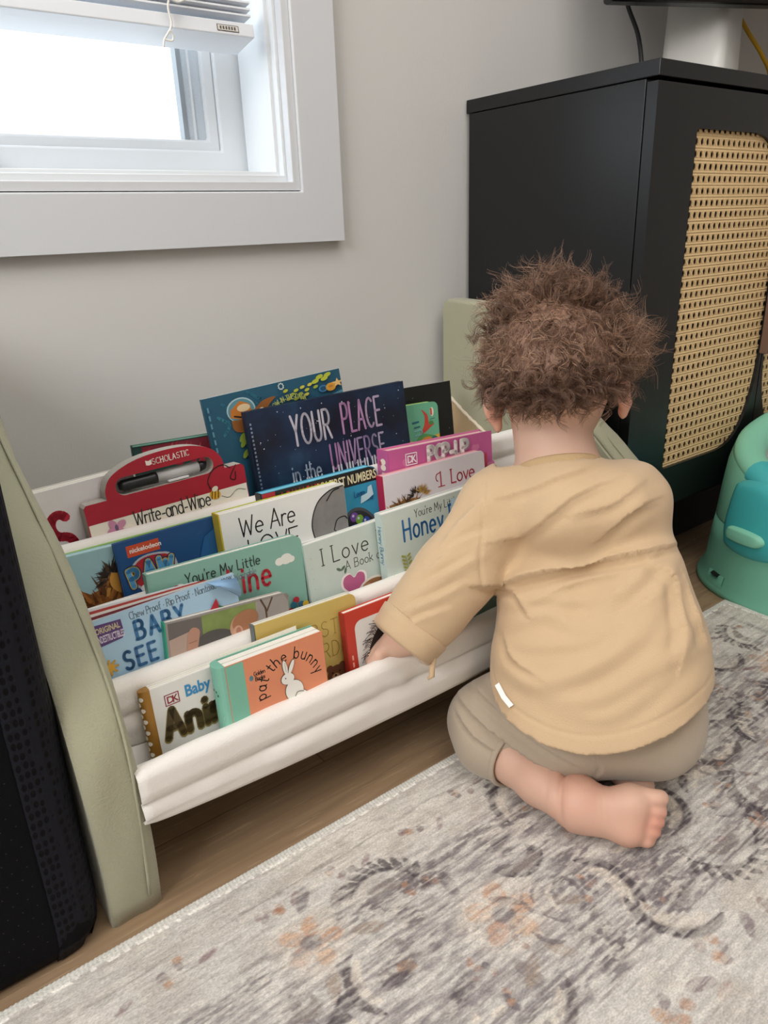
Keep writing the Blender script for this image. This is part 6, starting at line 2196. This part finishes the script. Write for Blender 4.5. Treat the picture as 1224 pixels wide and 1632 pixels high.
# neckband and rolled cuff, stitched hem thread
def ring_part(name, c, n, rx, ry, xa, rad, m, flat=1.0, parent=top, wob=0.0, N_=40):
    n = n / np.linalg.norm(n)
    xa = xa - n * (xa @ n); xa /= np.linalg.norm(xa)
    ya = np.cross(n, xa)
    rings = []
    for k in range(N_ + 1):
        a = 2 * PI * k / N_
        rd_ = xa * math.cos(a) * rx + ya * math.sin(a) * ry
        o_ = rd_ / np.linalg.norm(rd_)
        p = c + rd_ + n * wob * math.sin(2 * a)
        rings.append([tuple(p - ORIGIN + (o_ * math.cos(b) + n * math.sin(b) * flat) * rad) for b in (2 * PI * j / 8 for j in range(8))])
    return MB().loft(rings, m, (False, False)).build(name, parent, True)
ring_part('neckband', nk_c - nk_n * .001, nk_n, .0495, .0485, lat, .0034, mat('tan_ribbed_neckband', '#cdae84', .95, bump=.6, bscale=900), 2.2)
def cuff_band(c, n, r0, ln, m):
    n = n / np.linalg.norm(n)
    xa = np.cross(n, A3(.2, .3, .9)); xa /= np.linalg.norm(xa)
    ya = np.cross(n, xa)
    prof = [(-ln, -.0035), (-ln - .0015, .0005), (-ln, .0030), (-ln * .6, .0030), (-ln * .3, .0024), (-.002, .0026), (.0012, .0008), (0, -.0020), (-.004, -.0040)]
    rings = []
    for a in (2 * PI * k / 44 for k in range(45)):
        o_ = xa * math.cos(a) + ya * math.sin(a)
        rings.append([tuple(c + n * (z + .0018 * math.sin(2 * a + 1)) + o_ * (r0 + d_ + .0008 * math.sin(5 * a) - z * .12) - ORIGIN) for z, d_ in prof])
    return MB().loft(rings, m, (False, False)).build('sleeve_cuff', top, True)
cuff_band(arm_a, arm_d, .0395, .027, tan_)
cuff_band(Rw, rd, .0352, .025, tan_)
# knot of gathered cloth on the cuff, small care label at the side seam
kp = arm_a + np.cross(arm_d, A3(.1, .9, .3)) * .0
kb = A3(.4760, .5640, .1690)
MB().tube([tuple(kb + A3(.006, .001, .010) - ORIGIN), tuple(kb - ORIGIN), tuple(kb + A3(-.003, -.003, -.010) - ORIGIN), tuple(kb + A3(-.008, -.001, -.013) - ORIGIN)], [.0018, .0034, .0034, .0016], tan_, 8).build('cuff_pleat', top, True)
uv_ = trunk2d(sV)
lpts = []
for (a, b) in ((-.0935, -.1085), (-.0840, -.1210), (-.0730, -.1310)):      # points on the side seam just above the hem
    m = np.hypot(uv_[:, 0] - a, uv_[:, 1] - b) < .006
    P_ = sV[m] if m.any() else sV[[np.argmin(np.hypot(uv_[:, 0] - a, uv_[:, 1] - b))]]
    lpts.append(P_[np.argmax((P_ - TO) @ bk)] + bk * .0015)
wdir = -lat * .75 - tup * .65
lv = [p - ORIGIN + wdir * q + bk * z + wdir * .002 for z in (.0008, .0) for p in lpts for q in (-.0005, .0055)]
MB().add(lv, [(0, 1, 3, 2), (2, 3, 5, 4), (6, 8, 9, 7), (8, 10, 11, 9), (0, 2, 8, 6), (2, 4, 10, 8), (1, 7, 9, 3), (3, 9, 11, 5), (0, 6, 7, 1), (4, 5, 11, 10)], mat('white_care_label', '#f3f3f1', .6)).build('care_label', top)

# ---------------------------------------------------------------- hair: loose ringlets built strand by strand
rs = np.random.RandomState(7)
_dirs_r = {}
def skull_r(d):
    """distance from the skull centre to the skin along d (world unit vectors, n x 3)"""
    ts = np.linspace(.055, .115, 61)
    P = HC + d[:, None, :] * ts[None, :, None]
    ix = np.clip(np.round((P - fb.lo) / fb.h).astype(int), 0, fb.n - 1)
    Fv = fb.F[ix[..., 0], ix[..., 1], ix[..., 2]]
    out = Fv > 0
    k = np.where(out.any(1), out.argmax(1), 60)
    return ts[k] + .0006
def lift_out(P, eps):
    """keep strand points just outside the scalp"""
    q = P - HC
    l_ = np.linalg.norm(q, axis=1)
    r_ = skull_r(q / l_[:, None]) + eps
    m = l_ < r_
    P[m] = HC + q[m] / l_[m, None] * r_[m, None]
    return P
def on_skull(d):
    """point and normal on the scalp in direction d (head axes components)"""
    d = d / np.linalg.norm(d)
    r_ = A3(.0700, .0850, .0800)
    t = 1 / np.linalg.norm(d / r_)
    p = d * t
    n = p / (r_ * r_); n /= np.linalg.norm(n)
    M_ = np.array(HAX)
    w_ = d @ M_
    return HC + w_ * (skull_r(w_[None])[0] - .0005), n @ M_
SV, SF, SC_ = [], [], []
vcount = 0
darks = [np.array(lin(c)) for c in ('#5a4134', '#6f5343', '#866653', '#9f7d66', '#bd9a80')]
def strand(P, r0, col):
    """three-sided tapered tube along the points"""
    global vcount
    n = len(P)
    Tn = np.gradient(P, axis=0); Tn /= np.linalg.norm(Tn, axis=1)[:, None] + 1e-12
    ref = np.array([.31, .52, .79])
    a = np.cross(Tn, ref); a /= np.linalg.norm(a, axis=1)[:, None] + 1e-12
    b = np.cross(Tn, a)
    rad = r0 * np.linspace(1, .35, n)[:, None]
    v = np.stack([P + rad * (a * math.cos(q) + b * math.sin(q)) for q in (0, 2.0944, 4.18879)], 1).reshape(-1, 3)
    i = np.arange(n - 1)[:, None] * 3
    f = np.concatenate([np.concatenate([i + k, i + (k + 1) % 3, i + 3 + (k + 1) % 3, i + 3 + k], 1) for k in range(3)])
    SV.append(v); SF.append(f + vcount); SC_.append(np.repeat(col[None], len(v), 0))
    vcount += len(v)
def curl(p, n, flow, length, lift, rad, turns, nst, spread, r0=.00030, npt=22, colr=(0, 4)):
    """a lock: strands sharing one helix that leaves the scalp along n and drifts along flow"""
    ph0 = rs.rand() * 6.28
    sgn = rs.choice((-1, 1))
    fl = flow / (np.linalg.norm(flow) + 1e-9)
    for s_ in range(nst):
        j = rs.randn(3) * spread * .6
        ph = ph0 + rs.randn() * .16
        L_ = length * rs.uniform(.75, 1.15)
        t = np.linspace(0, 1, npt)[:, None]
        axis = p + j - n * .001 + n * (lift * np.sin(np.clip(t * 1.7, 0, 1.57))) + fl * L_ * t ** 1.15
        x_ = np.cross(fl, n); x_ /= np.linalg.norm(x_) + 1e-9
        y_ = np.cross(x_, fl)
        rr_ = rad * 1.15 * rs.uniform(.88, 1.12) * np.clip(t * 3, 0, 1) * (1 - .25 * t)
        an = ph + sgn * turns * 6.2832 * t ** .9
        P = axis + rr_ * (x_ * np.cos(an) + y_ * (np.sin(an) + .3))
        # never sink below the scalp
        P = lift_out(P, .0004)
        c = darks[rs.randint(colr[0], colr[1])] * rs.uniform(.8, 1.2)
        strand(P, r0 * rs.uniform(.8, 1.25), c)
down = -A3(0, 0, 1)
def scalp_ok(d):
    a, b, c = d
    if b > .42 + .45 * c: return False            # face
    if c < -.62 + .15 * abs(a): return False      # nape
    if abs(a) > .70 and -.80 < c < -.06 and b > -.42: return False   # ears
    return True
crown = A3(.05, -.25, .97)
n_l = 0
while n_l < 640:
    d = rs.randn(3); d /= np.linalg.norm(d)
    if not scalp_ok(d): continue
    a, b, c = d
    back = -b
    dens = 1.0
    if back > .15 and -.12 < c < .50: dens = .62 + .30 * math.sin(7 * a + 5 * c)      # thin patch on the back of the head
    if c > .62: dens = 1.0
    if rs.rand() > dens: continue
    p, n = on_skull(d)
    away = d - crown * (d @ crown)
    fl = (away @ np.array(HAX)) * .8 + down * .7
    fl = fl - n * (fl @ n) * .7
    if c > .55:          # tousled top
        curl(p, n, fl * .4 + n * .5 + rs.randn(3) * .45, rs.uniform(.016, .032), rs.uniform(.010, .026), rs.uniform(.0045, .008), rs.uniform(1.0, 1.9), rs.randint(7, 12), .0016, colr=(0, 4))
    elif c > -.12:
        lift = rs.uniform(.002, .007) if back > .2 else rs.uniform(.005, .014)
        curl(p, n, fl + rs.randn(3) * .25, rs.uniform(.018, .032), lift, rs.uniform(.0035, .0065), rs.uniform(.7, 1.6), rs.randint(7, 12), .0018, colr=(1, 5))
    else:                # ring of ringlets above the nape and the ears
        side = abs(a) > .55
        curl(p, n, fl * .6 + n * (.45 if side else .30) + rs.randn(3) * .35, rs.uniform(.018, .034), rs.uniform(.006, .018), rs.uniform(.0045, .0075), rs.uniform(1.0, 2.0), rs.randint(9, 14), .0018, colr=(0, 3))
    n_l += 1
# big soft tuft standing off the right side, smaller one on the left
for k in range(85):
    d = A3(.86, -.38, .10) + rs.randn(3) * .17
    p, n = on_skull(d)
    curl(p, n, hl * 1.0 + hu * rs.uniform(-.6, .7) - hf * .25 + rs.randn(3) * .25, rs.uniform(.024, .052), .010, rs.uniform(.006, .011), rs.uniform(.7, 1.5), 7, .003, .00026, colr=(1, 5))
for k in range(30):
    d = A3(-.86, -.35, .16) + rs.randn(3) * .22
    p, n = on_skull(d)
    curl(p, n, -hl * .9 + hu * rs.uniform(-.5, .6) + rs.randn(3) * .25, rs.uniform(.012, .024), .006, rs.uniform(.005, .009), rs.uniform(.7, 1.5), 7, .0025, .00026, colr=(1, 5))
for k in range(150):     # raised mop on the crown
    d = A3(.0, .0, 1.0) + rs.randn(3) * .30
    p, n = on_skull(d)
    curl(p, n, n * .7 + rs.randn(3) * .6, rs.uniform(.024, .050), .014, rs.uniform(.006, .011), rs.uniform(.8, 1.7), 7, .003, .00026, colr=(0, 5))
for k in range(260):     # fly-away wisps
    d = rs.randn(3); d[1] = -abs(d[1]) * .7 + .2; d[2] = abs(d[2]) * .9 - .15
    if not scalp_ok(d / np.linalg.norm(d)): continue
    p, n = on_skull(d)
    curl(p, n, n * .8 + rs.randn(3) * .6, rs.uniform(.018, .045), .012, rs.uniform(.006, .014), rs.uniform(.4, 1.1), 1, .001, .00019, colr=(2, 5))
for k in range(40):      # stray curls on the neck
    d = A3(rs.uniform(-.6, .6), -.75, -.66 + rs.uniform(-.05, .05))
    p, n = on_skull(d)
    curl(p, n, down * .8 + n * .3 + rs.randn(3) * .3, rs.uniform(.010, .020), .003, rs.uniform(.003, .006), 1.2, 4, .001, .00022, colr=(1, 4))
# fine short down over the whole scalp
for k in range(8000):
    d = rs.randn(3); d /= np.linalg.norm(d)
    if not scalp_ok(d): continue
    p, n = on_skull(d)
    away = d - crown * (d @ crown)
    fl = (away @ np.array(HAX)) * .8 + down * .5 + rs.randn(3) * .30
    fl = fl - n * (fl @ n); fl /= np.linalg.norm(fl) + 1e-9
    L_ = rs.uniform(.012, .026)
    t = np.linspace(0, 1, 7)[:, None]
    sw = np.cross(fl, n)
    P = p + fl * L_ * t + n * (.0004 + .0035 * np.sin(t * 3.0) * rs.rand()) + sw * (.004 * rs.randn() * t * t)
    P = lift_out(P, .0002)
    strand(P, .00030, darks[rs.randint(1, 5)] * rs.uniform(.85, 1.2))
g = G('brown_curly_hair')
at_ = g.n('VertexColor'); at_.layer_name = 'strand'
g.l(at_.outputs[0], g.b.inputs['Base Color'])
g.b.inputs['Roughness'].default_value = 0.42
hair = kid_mesh('curly_hair', np.concatenate(SV), np.concatenate(SF), g.m)
vcol(hair, 'strand', np.concatenate(SC_))
